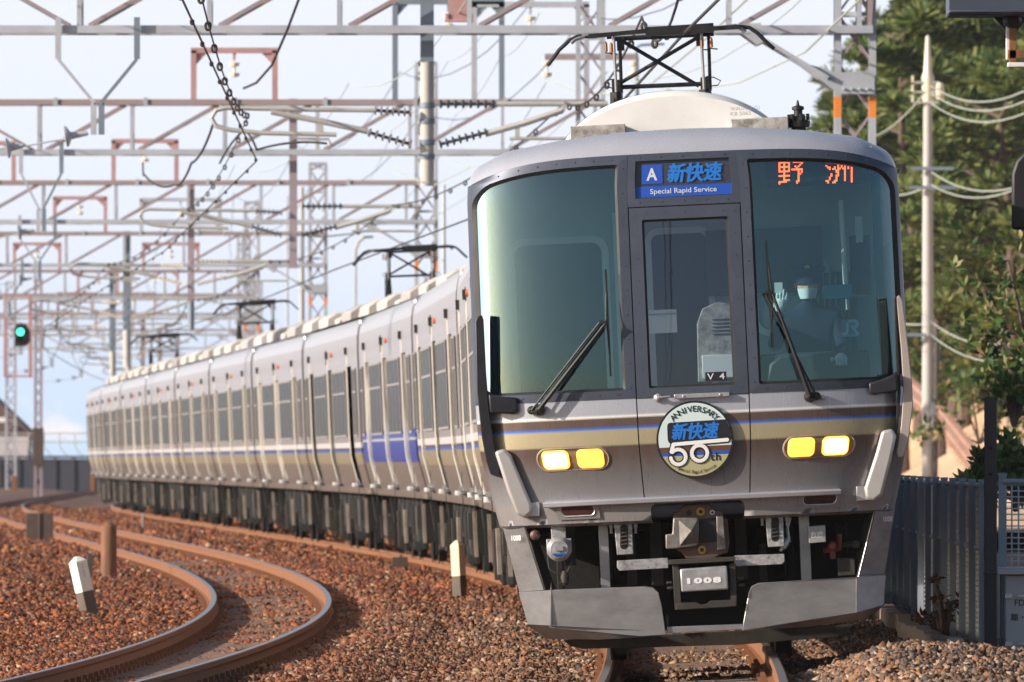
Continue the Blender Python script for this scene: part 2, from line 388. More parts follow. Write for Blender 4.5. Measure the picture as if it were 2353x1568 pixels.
# body side lofting: wall with recessed doors
DOORS = [(2.35, 3.65), (9.1, 10.4), (15.85, 17.15)]
def car_side(mb, y0, y1, doors=DOORS, sgn=(-1, 1)):
    zone = [(1.343+.02, 1.04)]+[p for p in PROF if 1.05 < p[1] <= 2.6]+[(1.4745, 2.80)]
    base = [(1.343, .95), (1.363, 1.0395)]
    seg = []; y = y0
    for a, b in doors:
        if a < y0: continue
        seg.append((y, a, 0)); seg.append((a, b, 1)); y = b
    seg.append((y, y1, 0))
    topp = [(1.4744, 2.8005)]+[p for p in PROF if p[1] >= 3.0]
    for sg in sgn:
        def prof(o): return [(u*sg, w) for u, w in base]+[((u-.065*o)*sg, w) for u, w in zone]+[(u*sg, w) for u, w in topp]
        pv = None
        for a, b, k in seg:
            P = prof(k); rows = [[Vector((u, y_, w)) for u, w in P] for y_ in ((a, b) if b-a < 3 else (a, (a+b)/2, b))]
            mb.grid(rows, 0, True)
            if pv is not None: mb.grid([[Vector((u, a, w)) for u, w in pv], rows[0]], 0, False)
            pv = P
def thick(mb, s_, w, h, cx_, cz_, fn):
    for k, (dx, dz) in enumerate(((-1, 0), (1, 0), (0, -.6), (0, .6), (-.5, .3), (.5, -.3))):
        fit_text(mb, s_, w*.96, h*.95, lambda a, b_: fn(cx_+a+dx*w*.012, cz_+b_+dz*w*.010, k), bold=.012, shear=.2)
# --- body shell
b = MB()
patch(b, -1.478, -.386, 1.105, 1.805, nu=26, nw=8); patch(b, .386, 1.478, 1.105, 1.805, nu=26, nw=8)
LO = lambda u: .975+.0*u
patch(b, -1.478, -.345, LO, 1.105, nu=24, nw=3); patch(b, .345, 1.478, LO, 1.105, nu=24, nw=3); patch(b, -.386, .386, 1.085, 1.112, nu=8, nw=1)
for sg in (-1, 1):   # rounded corners of the coupler cut-out and the turned-under lower edge
    pts = [(.345-.05*(1-math.cos(a)), 1.035+.05*math.sin(a)) for a in [PI/2*k/6 for k in range(7)]]
    b.add([F(sg*.345, 1.0849)]+[F(sg*u, w) for u, w in pts], [tuple(range(8))], 0)
    rowa = [Ft(sg*(U2T(.345)+(1-U2T(.345))*i/20), .975) for i in range(21)]
    b.grid([rowa, [p+Vector((-sg*.01, .05, -.02)) for p in rowa], [p+Vector((-sg*.02, .16, -.015)) for p in rowa]], 0, True)
    b.grid([[F(sg*.345, .975), F(sg*.345, 1.085)], [F(sg*.345, .975)+Vector((0, .12, 0)), F(sg*.345, 1.085)+Vector((0, .12, 0))]])
# brow
rows = []
for q in range(9):
    f = q/8; row = []
    for i in range(49):
        t = -1+2*i/48; s = math.sin(t*PI/2); w0 = wl(s*1.47); A = Ft(t, w0)
        u1 = 1.37*s; B = Vector((u1, .42+.33*abs(s)**3, roofz(u1))); Cc = Vector(((A.x+B.x)/2+.03*s, A.y+.05+.05*abs(s)**3, B.z-.045))
        row.append(A*(1-f)**2+Cc*2*f*(1-f)+B*f*f)
    rows.append(row)
b.grid(rows, 0, True); browtop = rows[-1]
b.grid([browtop, [Vector((p.x, 1.2, p.z)) for p in browtop]], 1, True)
# side corners back to the wall
for sg in (-1, 1):
    ws = [.95]+[1.1+(3.3-1.1)*i/20 for i in range(21)]
    b.grid([[Ft(sg, w) for w in ws], [Vector((sg*hw(w), .95, w)) for w in ws]], 0, True)
    b.grid([[Vector((sg*1.462, .57, 3.30)), Vector((sg*1.37, .75, 3.45))], [Vector((sg*1.462, .95, 3.30)), Vector((sg*1.37, .95, 3.45))]], 0, True)
car_side(b, .95, 19.5)
rp_ = [(u, w) for u, w in PROF if w >= 3.45]; rp_ = rp_+[(-u, w) for u, w in rp_[::-1][1:]]
b.grid([[Vector((u, .95, w)) for u, w in rp_], [Vector((u, 19.5, w)) for u, w in rp_]], 1, True)
b.add([Vector((u, 19.5, w)) for u, w in PROF]+[Vector((-u, 19.5, w)) for u, w in PROF[::-1]], [tuple(range(2*len(PROF)))], 0)
b.box((0, 10.4, .97), (2.66, 18.2, .03), 1)
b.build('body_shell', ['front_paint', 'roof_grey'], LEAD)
# --- windscreens: surround, rubber, glass
gtop = lambda u: wl(u)-.075
for sg in (-1, 1):
    def mir(P): return [(sg*u, w) for u, w in P]
    out_ = rrect(.386, 1.478, 1.805, 3.46, (.004, .004, .004, .004), top=wl)
    mid_ = rrect(.452, 1.445, 1.862, 3.395, (.02, .10, .12, .02), top=lambda u: gtop(u)+.012)
    inn_ = rrect(.470, 1.428, 1.880, 3.385, (.01, .09, .11, .01), top=lambda u: gtop(u)-.010)
    s_ = MB(); ring(s_, mir(out_), mir(mid_), 4, (.004, .008))
    for k in range(10):
        for u_ in (.42,): s_.lathe(F(sg*u_, 1.88+k*.165, .006), (0, -1, 0), [(0, .006), (.003, .005)], 6)
    for k in range(7):
        for w_ in (1.835, wl(.5+k*.13)-.03): s_.lathe(F(sg*(.5+k*.13), w_, .006), (0, -1, 0), [(0, .006), (.003, .005)], 6)
    so = s_.build('window_surround', 'gunmetal', LEAD, fix=False)
    g_ = MB(); ring(g_, mir(mid_), mir(inn_), 2, (.008, -.012)); ring(g_, mir(inn_), mir(inn_), 1, (-.012, -.05)); g_.build('window_seal', 'rubber', so, fix=False)
    g_ = MB(); disc(g_, mir(inn_), -.014, k=14); g_.build('windscreen_glass', 'windscreen', LEAD, fix=False)
# --- end door
d_ = MB(); patch(d_, -.378, .378, 1.118, 1.800, -.002, nu=6, nw=6)
DOOR = d_.build('end_door', 'front_paint', LEAD, fix=False)
d_ = MB(); A = rrect(-.378, .378, 1.805, 3.094, .002); B = rrect(-.293, .293, 1.868, 3.012, .012)
ring(d_, A, B, 2, (.004, .004)); ring(d_, B, B, 1, (.004, -.04))
for k in range(9):   # screws round the frame
    for u in (-.335, .335): d_.lathe(F(u, 1.85+k*.15, .003), (0, -1, 0), [(0, .006), (.003, .005)], 6)
for k in range(5):
    for w in (1.835, 3.055): d_.lathe(F(-.26+k*.13, w, .003), (0, -1, 0), [(0, .006), (.003, .005)], 6)
d_.build('door_frame', 'gunmetal', DOOR, fix=False)
d_ = MB(); ring(d_, B, rrect(-.278, .278, 1.883, 2.997, .012), 1, (-.01, -.014)); d_.build('window_seal', 'rubber', DOOR, fix=False)
d_ = MB(); disc(d_, rrect(-.278, .278, 1.883, 2.997, .012), -.016, k=4); d_.build('door_window', 'door_glass', DOOR, fix=False)
d_ = MB(); c = F(*L(1512, 915), .012); d_.lathe(c+Vector((0, .01, 0)), (0, -1, 0), [(0, .03), (.012, .03), (.02, .014), (.045, .012)], 14)
d_.bar(c+Vector((0, -.03, .004)), c+Vector((.085, -.03, .008)), .022, .012); d_.build('door_handle', 'steel_light', DOOR, bevel=.003)
d_ = MB(); a0 = F(*L(1549, 912), .02); a1 = F(*L(1676, 906), .02); d_.bar(a0, a1, .03, .03, up=(0, 1, 0))
for f in (.17, .83): d_.lathe(a0.lerp(a1, f)+Vector((0, -.01, 0)), (0, -1, 0), [(0, .009), (.01, .009)], 8)
d_.build('grab_bar', 'steel_light', DOOR, bevel=.004)
# header over the door with the service sign
h_ = MB(); A = rrect(-.386, .386, 3.102, 3.46, .003, top=wl); B = rrect(-.330, .330, 3.158, 3.412, .004)
ring(h_, A, B, 2, (.003, .003)); ring(h_, B, B, 1, (.003, -.02))
for k in range(5):
    for w in (3.13, 3.435): h_.lathe(F(-.3+k*.15, w, .003), (0, -1, 0), [(0, .006), (.003, .005)], 6)
HD = h_.build('header_panel', 'gunmetal', LEAD, fix=False)
h_ = MB(); patch(h_, -.33, .33, 3.158, 3.412, -.016, nu=4, nw=2); SG = h_.build('service_sign', 'sign_back', HD, fix=False)
h_ = MB(); patch(h_, -.33, .33, 3.163, 3.238, -.013, nu=4, nw=1)
patch(h_, -.285, -.14, 3.255, 3.385, -.013, nu=2, nw=1); h_.build('sign_band', 'sign_blue', SG, fix=False)
h_ = MB(); SF = lambda cu, cw, off=-.011: (lambda a, b_: F(cu+a, cw+b_, off))
fit_text(h_, 'Special Rapid Service', .455, .045, SF(.0, 3.198), bold=.012)
h_.build('sign_lettering', 'sign_white', SG, fix=False)
h_ = MB(); fit_text(h_, 'A', .075, .085, SF(-.213, 3.32), bold=.03); h_.build('sign_letter', 'sign_white', SG, fix=False)
h_ = MB(); thick(h_, '新快速', .40, .135, .085, 3.322, lambda a, b_, k: F(a, b_, -.011+k*.0004)); h_.build('sign_characters', 'sign_cyan', SG, fix=False)
# panel joints beside the door, bumper step, mouldings
j_ = MB()
for u in (-.382, .382): patch(j_, u-.004, u+.004, 1.112, 3.455, -.012, nu=1, nw=16)
patch(j_, -.382, .382, 3.094, 3.102, -.012, nu=2, nw=1); j_.build('door_joint', 'rubber', LEAD, fix=False)
j_ = MB(); pts = [-1.10+2.13*i/24 for i in range(25)]
rowsj = [[F(u, w, o) for u in pts] for w, o in ((1.098, 0), (1.098, .045), (1.104, .052), (1.126, .052), (1.132, .045), (1.132, 0))]
j_.grid(rowsj, 0, True)
for k in (0, -1): j_.add([r[k] for r in rowsj], [tuple(range(6))], 0)
j_.build('bumper_step', 'silver', LEAD, angle=30)
# --- headlights
def capsule(cu, cw, a, h, n=10):
    P = []
    for k in range(n+1): t = -PI/2+PI*k/n; P.append((cu+a+h*math.cos(t), cw+h*math.sin(t)))
    for k in range(n+1): t = PI/2+PI*k/n; P.append((cu-a+h*math.cos(t), cw+h*math.sin(t)))
    return P
def on_face(px, py, d=.05): u, w = L(px, py, d); return u, w
for cxp, cyp, wh, ye in ((1312, 1056, 1271, 1352), (1887, 1026, 1925, 1845)):
    dd = .09
    cu, cw = L(cxp, cyp, dd); h = MB(); A = capsule(cu, cw, .172, .083); B = capsule(cu, cw, .172, .073)
    ring(h, A, B, 1, (.003, .010)); ring(h, B, capsule(cu, cw, .17, .070), 1, (.010, .004))
    HL = h.build('headlight_unit', 'under_tan', LEAD, fix=False)
    h = MB(); disc(h, B, .003, k=3); h.build('lamp_housing', 'lamp_bowl', HL, fix=False)
    for px, m, nm in ((wh, 'lamp_white', 'headlamp'), (ye, 'lamp_yellow', 'fog_lamp')):
        u, w = L(px, cyp+(cxp-px)*.045*1, dd); h = MB(); R_ = rrect(u-.093, u+.093, w-.064, w+.064, .036)
        R2 = rrect(u-.080, u+.080, w-.052, w+.052, .030)
        disc(h, R2, .020, k=3); ring(h, R_, R2, 1, (.003, .020), 1); h.build(nm, [m, 'lamp_rim_glow'], HL, fix=False)
# --- tail lamps
for px, py in ((1307, 1173), (1904, 1145)):
    u, w = L(px, py, .15); h = MB(); A = rrect(u-.155, u+.155, w-.062, w+.062, .01); B = capsule(u, w, .085, .04)
    B2 = [B[(k+0) % len(B)] for k in range(len(B))]
    patch(h, u-.155, u+.155, w-.062, w+.062, .012, nu=6, nw=2)
    TL = h.build('tail_lamp', 'skirt_metal', LEAD, fix=False)
    h = MB(); ring(h, B, capsule(u, w, .085, .033), 1, (.020, .016)); h.build('lamp_rim', 'steel_light', TL, fix=False)
    h = MB(); disc(h, capsule(u, w, .085, .034), .0165, k=2); h.build('lamp_lens', 'tail_lens', TL, fix=False)
# --- anniversary badge
cu, cw = L(1597, 1010, 0); RB = .262
h = MB(); D = lambda r, n=48: [(cu+r*math.cos(2*PI*k/n), cw+r*math.sin(2*PI*k/n)) for k in range(n)]
BY = -.022
def disc_flat(mb, r, y, mi=0, n=56, lo=-9, hi=9):   # part of a disc between two heights
    P = []
    lo = max(lo, -r); hi = min(hi, r)
    a0 = math.asin(lo/r); a1 = math.asin(hi/r); k = 28
    R_ = [(r*math.cos(a0+(a1-a0)*i/k), r*math.sin(a0+(a1-a0)*i/k)) for i in range(k+1)]
    P = R_+[(-x, z) for x, z in R_[::-1]]
    mb.add([(cu+x, y, cw+z) for x, z in P], [tuple(range(len(P)))], mi)
h.lathe((cu, .01, cw), (0, -1, 0), [(0, .26), (.028, RB), (.032, RB)], 64)
BD = h.build('anniversary_badge', 'ink_black', LEAD)
h = MB(); z = -.023; r = .248
for lo, hi, mi in ((-.25, -.108, 1), (-.108, -.083, 3), (-.083, -.047, 2), (-.047, .25, 0)): disc_flat(h, r, z, mi, lo=lo, hi=hi)
h.build('badge_face', ['badge_pale', 'badge_olive', 'badge_brown', 'sign_blue'], BD, fix=False)
h = MB()   # black field
P = [(-.16, -.01)]+[(-.185+.025*(1-math.cos(a)), 0.0+.02-.0*a) for a in ()]
P = [(-.155, -.035), (-.180, -.012), (-.185, .005), (-.185, .095)]+[(-.163-.022*math.cos(a), .098+.022*math.sin(a)) for a in (PI/6, PI/3, PI/2)]+[(.213, .127), (.242, .06), (.248, .0), (.246, -.012)]
h.add([(cu+a, z-.0015, cw+b_) for a, b_ in P], [tuple(range(len(P)))]); h.build('badge_panel', 'ink_black', BD, fix=False)
BF = lambda cx_, cz_, y=z-.003: (lambda a, b_: (cu+cx_+a, y, cw+cz_+b_))
h = MB(); thick(h, '新快速', .335, .118, .005, .057, lambda a, b_, k: (cu+a, z-.003-k*.0003, cw+b_)); h.build('badge_characters', 'sign_cyan', BD, fix=False)
h = MB()
def arc_text(mb, s, r, a_mid, da, size, flip=False, **kw):
    n = len(s)
    for i, ch in enumerate(s):
        if ch == ' ': continue
        a = a_mid+(i-(n-1)/2)*da*(1 if flip else -1)
        vs, fs = text_mesh(ch, size, **kw); rot = a-PI/2 if not flip else a+PI/2
        ca, sa = math.cos(rot), math.sin(rot)
        mb.add([(cu+r*math.cos(a)+v[0]*ca-v[1]*sa, z-.003, cw+r*math.sin(a)+v[0]*sa+v[1]*ca) for v in vs], fs)
arc_text(h, 'ANNIVERSARY', .205, PI/2-.03, .155, .058, bold=.0008)
fs_ = 'Special Rapid Service'; arc_text(h, fs_, .222, -PI/2+.02, .058, .034, True)
put_text(h, 'th', .078, BF(.135, -.125), bold=.001, spacing=1.15); h.build('badge_lettering', 'ink_black', BD, fix=False)
def ribbon(mb, P, wd_, y):
    n = 12
    for a, b_ in zip(P[:-1], P[1:]):
        dx, dz = b_[0]-a[0], b_[1]-a[1]; l = math.hypot(dx, dz) or 1; nx, nz = -dz/l*wd_/2, dx/l*wd_/2
        mb.add([(cu+a[0]+nx, y, cw+a[1]+nz), (cu+b_[0]+nx, y, cw+b_[1]+nz), (cu+b_[0]-nx, y, cw+b_[1]-nz), (cu+a[0]-nx, y, cw+a[1]-nz)], [(0, 1, 2, 3)])
        y -= .00002
    for p in P[::max(1, len(P)-1)]:
        y -= .00002; mb.add([(cu+p[0]+wd_/2*math.cos(2*PI*k/n), y, cw+p[1]+wd_/2*math.sin(2*PI*k/n)) for k in range(n)], [tuple(range(n))])
five = [(.218, -.012), (-.148, -.028), (-.164, -.078)]; five0 = five
bowl = [(-.119+.051*math.cos(a), -.114+.051*math.sin(a)) for a in [math.radians(138-k*12) for k in range(27)]]
zero = [(.026+.053*math.cos(a), -.094+.053*math.sin(a)) for a in [math.radians(k*12) for k in range(31)]]
for wd_, y, m in ((.042, z-.0035, 'ink_black'), (.025, z-.0060, 'white_paint')):
    h = MB(); ribbon(h, five, wd_, y)
    for p in five[1:2]: h.add([(cu+p[0]+wd_/2*math.cos(2*PI*k/12), y-.0002, cw+p[1]+wd_/2*math.sin(2*PI*k/12)) for k in range(12)], [tuple(range(12))])
    ribbon(h, bowl, wd_, y-.0004); ribbon(h, zero, wd_, y-.0008)
    h.build('badge_number', m, BD, fix=False)
# --- fenders, fairings, brackets
def plate(name, pts, d, th, m, bev=.01, par=LEAD, seg=3):
    P = [L(x, y, d) for x, y in pts]; q = MB(); q.prism(P, d, d+th); return q.build(name, m, par, bevel=bev, seg=seg)
plate('corner_fender', [(1136, 1038), (1158, 1031), (1175, 1046), (1222, 1158), (1224, 1178), (1207, 1192), (1187, 1182), (1166, 1130)], .12, .30, 'fender_silver', .022, seg=4)
plate('corner_fender', [(2012, 1042), (2026, 990), (2052, 985), (2060, 1003), (2048, 1060), (2028, 1138), (2008, 1153), (1990, 1146), (1986, 1122)], .12, .30, 'fender_silver', .022, seg=4)
plate('fender_bracket', [(1210, 1156), (1240, 1154), (1240, 1186), (1210, 1188)], .14, .14, 'steel_light', .004)
plate('fender_bracket', [(1968, 1118), (1996, 1117), (1996, 1150), (1968, 1152)], .14, .14, 'steel_light', .004)
FL = plate('handrail_fairing', [(1092, 738), (1099, 727), (1107, 724), (1111, 735), (1117, 860), (1126, 960), (1138, 1035), (1148, 1082), (1145, 1097), (1127, 1090), (1117, 1060), (1106, 1000), (1096, 900)], .16, .10, 'black_paint', .006)
FR = plate('handrail_fairing', [(2059, 685), (2066, 678), (2074, 690), (2084, 770), (2096, 880), (2098, 930), (2088, 1010), (2076, 1050), (2064, 1052), (2060, 1040), (2070, 980), (2076, 900), (2070, 800)], .16, .10, 'fairing_beige', .006)
FR['label'] = 'beige right handrail fairing'; FL['label'] = 'black left handrail fairing'
plate('fairing_edge', [(2055, 686), (2059, 682), (2064, 800), (2070, 900), (2064, 980), (2054, 1045), (2048, 1048), (2058, 980), (2063, 900), (2058, 800)], .158, .10, 'rubber', .002, FR)
plate('fairing_bracket', [(1122, 906), (1155, 911), (1188, 914), (1190, 946), (1180, 952), (1126, 950)], .10, .22, 'black_paint', .014)
plate('fairing_bracket', [(1996, 880), (2020, 874), (2040, 866), (2060, 856), (2064, 900), (2010, 908), (1997, 903)], .10, .22, 'black_paint', .014)
# --- wipers
def wiper(piv, elbow, top, bot, piv2):
    q = MB(); p0 = F(*L(*piv, .1), .05); q.lathe(p0+Vector((0, .05, 0)), (0, -1, 0), [(0, .04), (.03, .04), (.05, .028), (.07, .02)], 14)
    p2 = F(*L(*piv2, .1), .05); q.lathe(p2+Vector((0, .04, 0)), (0, -1, 0), [(0, .03), (.03, .03), (.05, .018)], 12); q.bar(p0+Vector((0, .01, 0)), p2+Vector((0, .01, 0)), .05, .04)
    W_ = q.build('wiper', 'rubber', LEAD, bevel=.004)
    q = MB(); e0 = F(*L(*elbow, .1), .07); e1 = F(*L(elbow[0]-16, elbow[1]+1, .1), .07)
    q.tube([p0+Vector((0, -.03, 0)), p0.lerp(e0, .35)+Vector((0, -.035, 0)), e0], [.017, .015, .009], 8); q.tube([p2+Vector((0, -.02, 0)), e1], .007, 6); q.bar(e0, e1, .02, .02)
    q.build('wiper_arm', 'rubber', W_)
    q = MB(); t_ = F(*L(*top, .1), .012); b_ = F(*L(*bot, .1), .012); mid = t_.lerp(b_, .45)
    q.bar(t_, b_, .011, .022, up=(0, 1, 0)); q.tube([t_.lerp(b_, .2), e0+Vector((0, .01, 0)), t_.lerp(b_, .8)], .007, 6); q.build('wiper_blade', 'rubber', W_)
wiper((1242, 942), (1395, 742), (1391, 620), (1403, 865), (1226, 943))
wiper((1858, 912), (1772, 674), (1762, 553), (1776, 798), (1873, 911))
q = MB(); q.lathe(F(*L(1890, 914, .1), 0), (0, -1, 0), [(0, .018), (.015, .018), (.02, .01)], 12); q.build('washer_nozzle', 'steel_light', LEAD)
# --- skirt below the body
def LD(pts): return [Vector((L(x, y, d)[0], d, L(x, y, d)[1])) for x, y, d in pts]
def sheet(mb, pts, mi=0, th=.012):
    P = LD(pts); n = len(P); nn = (P[1]-P[0]).cross(P[2]-P[1]).normalized()
    if nn.y < 0: nn = -nn
    Q = [p+nn*th for p in P]; mb.add(P+Q, [tuple(range(n)), tuple(range(2*n-1, n-1, -1))]+[(i, i+n, (i+1) % n+n, (i+1) % n) for i in range(n)], mi)
q = MB()
sheet(q, [(1266, 1357, .12), (1480, 1349, .08), (1500, 1351, .08), (1512, 1362, .08), (1520, 1390, .08), (1530, 1459, .08), (1470, 1463, .09), (1262, 1443, .14)])
sheet(q, [(1191, 1361, .42), (1266, 1357, .12), (1266, 1438, .12), (1213, 1436, .42)])
sheet(q, [(1213, 1436, .42), (1266, 1438, .12), (1380, 1470, .2), (1255, 1469, .46)])
sheet(q, [(1266, 1438, .12), (1468, 1448, .09), (1530, 1459, .085), (1475, 1465, .12), (1380, 1470, .2)])
q.build('skirt_plate', 'skirt_metal', LEAD, bevel=.006)
q = MB()
sheet(q, [(1720, 1362, .08), (1726, 1348, .08), (1742, 1340, .08), (1968, 1326, .12), (1966, 1408, .13), (1706, 1450, .08), (1708, 1430, .08)])
sheet(q, [(1968, 1326, .12), (2036, 1321, .42), (2032, 1390, .42), (1966, 1408, .13)])
sheet(q, [(1966, 1408, .13), (2032, 1390, .42), (1990, 1425, .46), (1860, 1440, .2), (1706, 1451, .09)])
q.build('skirt_plate', 'skirt_metal', LEAD, bevel=.006)
q = MB(); sheet(q, [(1533, 1441, .1), (1707, 1434, .1), (1707, 1447, .1), (1533, 1456, .1)], th=.06); q.build('skirt_cross_bar', 'skirt_metal', LEAD, bevel=.004)
q = MB(); sheet(q, [(1295, 1472, .5), (1960, 1436, .5), (1945, 1462, .52), (1700, 1482, .52), (1338, 1492, .52), (1312, 1486, .52)], th=.02); q.build('rail_guard', 'under_grey', LEAD, bevel=.004)
q = MB(); sheet(q, [(1155, 1212, .46), (1206, 1209, .26), (1252, 1356, .26), (1193, 1361, .46)], th=.008); sheet(q, [(1206, 1209, .26), (1226, 1208, .5), (1277, 1354, .5), (1252, 1356, .26)], 1, th=.01)  # inner sheet in darker grey, shade painted into that face
po = q.build('skirt_pillar', ['skirt_metal', 'under_grey'], LEAD, bevel=.004)
P4 = LD([(1176, 1237, .38)])[0]; nrm = 0
q = MB(); o_ = P4+Vector((0, -.035, 0)); fit_text(q, '1008', .062, .036, lambda a, b_: (o_.x+.03+a, o_.y-(a)*1.0*.9-.04, o_.z+b_)); q.build('car_number', 'white_paint', po, fix=False)
q = MB(); sheet(q, [(2010, 1172, .26), (2057, 1168, .46), (2033, 1321, .46), (1972, 1327, .26)], th=.008); sheet(q, [(1990, 1173, .5), (2010, 1172, .26), (1972, 1327, .26), (1952, 1329, .5)], 1, th=.01)  # darker inner sheet paints in the shaded side of the pillar
po = q.build('skirt_pillar', ['skirt_metal', 'under_grey'], LEAD, bevel=.004)
P4 = LD([(2040, 1193, .38)])[0]
q = MB(); o2_ = P4+Vector((0, -.035, 0)); fit_text(q, '1008', .062, .036, lambda a, b_: (o2_.x+a, o2_.y+(a)*.9-.01, o2_.z+b_)); q.build('car_number', 'white_paint', po, fix=False)
# dark undercarriage behind the skirt
q = MB(); q.box((0, 1.35, .66), (2.45, .9, .58)); q.box((0, 1.2, .93), (2.2, 1.3, .06))
for x, w_ in ((-.95, .05), (-.62, .07), (.62, .06), (.98, .08)): q.box((x, .75, .6), (w_, .1, .6))
q.box((0, 1.2, .30), (1.9, .5, .18)); q.build('underframe', 'dark_under', LEAD, bevel=.01)
for (x0, x1, yt, yb, d, m) in ((1378, 1400, 1204, 1354, .30, 'skirt_metal'), (1838, 1862, 1180, 1335, .30, 'skirt_metal'), (1296, 1322, 1208, 1300, .5, 'under_grey'), (1495, 1522, 1200, 1345, .5, 'under_grey'), (1690, 1716, 1190, 1330, .5, 'under_grey'), (1745, 1762, 1250, 1340, .6, 'under_grey'), (1440, 1462, 1210, 1345, .62, 'under_grey')):
    cxm = (yb-yt)*.045; plate('skirt_strut', [(x0-cxm/2, yt), (x1-cxm/2, yt), (x1+cxm/2, yb), (x0+cxm/2, yb)], d, .04, m, .003)
# carriage bogie hint and wheels under the nose
def bogie(mb, y, wheels=True):
    for yy in (y-1.05, y+1.05):
        for sg in (-1, 1): mb.lathe((sg*.50, yy, .43), (sg, 0, 0), [(0, .30), (.02, .43), (.11, .43), (.12, .46), (.13, .46)], 24, 1)
        mb.tube([(-.6, yy, .43), (.6, yy, .43)], .08, 8)
    for sg in (-1, 1):
        mb.box((sg*.95, y, .55), (.14, 2.3, .20)); mb.box((sg*.97, y, .78), (.22, .55, .3))
        for yy in (y-1.05, y+1.05): mb.box((sg*.97, yy, .45), (.24, .34, .34), 2); mb.lathe((sg*1.08, yy, .45), (sg, 0, 0), [(0, .11), (.04, .11)], 12, 2)
        mb.tube([(sg*1.02, y-.6, .6), (sg*1.02, y-.9, .35)], .04, 6, 2)
for yb in (3.1, 16.4):
    q = MB(); bogie(q, yb); q.build('bogie', ['dark_under', 'under_grey', 'under_grey'], LEAD)
# coupler
CP = plate('coupler', [(1545, 1205), (1547, 1180), (1560, 1176), (1572, 1160), (1630, 1158), (1640, 1172), (1661, 1173), (1663, 1190), (1672, 1192), (1676, 1250), (1672, 1270), (1650, 1278), (1640, 1284), (1578, 1285), (1568, 1272), (1545, 1258)], .12, .55, 'coupler_maroon', .008)
def sub(name, pts, d, th, m, bev=.004, par=None): return plate(name, pts, d, th, m, bev, par or CP)
sub('coupler_frame', [(1547, 1190), (1602, 1190), (1606, 1195), (1606, 1250), (1600, 1256), (1548, 1262), (1530, 1262), (1529, 1228), (1545, 1227)], .07, .06, 'cast_steel', .01)
sub('coupler_mouth', [(1606, 1194), (1646, 1190), (1648, 1244), (1606, 1248)], .110, .02, 'rubber')
sub('coupler_frame', [(1646, 1186), (1662, 1186), (1668, 1262), (1648, 1264)], .08, .05, 'cast_steel', .006)
q = MB(); bc = L(1582, 1221, .05); cs = [L(x, y, .065) for x, y in ((1560, 1196), (1603, 1194), (1606, 1248), (1562, 1254))]
q.add([(a, .068, b_) for a, b_ in cs]+[(L(1588, 1220, .01)[0], -.03, L(1588, 1220, .01)[1])], [(0, 1, 4), (1, 2, 4), (2, 3, 4), (3, 0, 4)]); q.build('coupler_cone', 'cast_steel', CP)
for x, y, r, m in ((1610, 1176, .022, 'gold'), (1613, 1264, .022, 'gold'), (1583, 1179, .014, 'rubber'), (1637, 1178, .014, 'steel_light')):
    q = MB(); u, w = L(x, y, .11); q.lathe((u, .125, w), (0, -1, 0), [(0, r*1.3), (.012, r*1.3), (.013, r*.75)], 14); q.lathe((u, .11, w), (0, -1, 0), [(0, r*.6), (.004, r*.6)], 10, 1); q.build('coupler_pin', [m, 'rubber'], CP)
AE = plate('coupling_cover', [(1562, 1308), (1670, 1300), (1674, 1355), (1566, 1361)], .02, .12, 'steel_light', .012)
q = MB(); u, w = L(1618, 1334, .0); fit_text(q, '1008', .232, .040, lambda a, b_: (u+a, .0165, w+b_), bold=.06, spacing=1.25); q.build('car_number', 'white_paint', AE, fix=False)
q = MB()
for pts, d in (([(1536, 1287), (1690, 1279), (1690, 1290), (1536, 1298)], .03), ([(1545, 1300), (1560, 1299), (1566, 1400), (1551, 1402)], .06), ([(1676, 1296), (1690, 1295), (1694, 1392), (1680, 1394)], .06), ([(1553, 1387), (1600, 1384), (1610, 1390), (1625, 1388), (1632, 1381), (1692, 1378), (1692, 1394), (1554, 1402)], .05)):
    P = [L(x, y, d) for x, y in pts]; q.prism(P, d, d+.05)
for x, y in ((1538, 1340), (1703, 1330), (1540, 1352), (1704, 1345)): u, w = L(x, y, .05); q.lathe((u-.02, .08, w), (1, 0, 0), [(0, .012), (.04, .012)], 6)
q.build('coupler_cradle', 'under_grey', LEAD, bevel=.003)
plate('coupler_beam', [(1418, 1289), (1534, 1282), (1536, 1306), (1424, 1312), (1418, 1305)], .10, .05, 'steel_specked', .003)
plate('coupler_beam', [(1688, 1277), (1802, 1273), (1803, 1290), (1797, 1297), (1688, 1302)], .10, .05, 'steel_specked', .003)
for cx_, cy_ in ((1434, 1236), (1781, 1218)):   # spring stoppers
    S_ = plate('spring_stopper', [(cx_-23, cy_-34), (cx_+18, cy_-36), (cx_+22, cy_+38), (cx_-16, cy_+40)], .16, .09, 'steel_specked', .006)
    q = MB(); P = [L(cx_+9*math.cos(a), cy_-2+(20 if math.sin(a) > 0 else -20)*1+9*math.sin(a)*-1*0+ (9*math.sin(a)), .158) for a in [2*PI*k/24 for k in range(24)]]
    q.prism(P, .1585, .17); q.build('stopper_slot', 'rubber', S_)
    q = MB()
    for k in range(5): u, w = L(cx_, cy_-20+k*9, .157); q.tube([(u-.022, .156, w-.003), (u+.022, .156, w+.003)], .009, 6)
    q.build('spring', 'under_grey', S_)
    for x in (cx_-30, cx_+26): q = MB(); u, w = L(x, cy_-30, .2); q.lathe((u, .2, w+.03), (0, 0, -1), [(0, .016), (.05, .016), (.06, .01), (.09, .01)], 6); q.build('stopper_bolt', 'steel_light', S_)
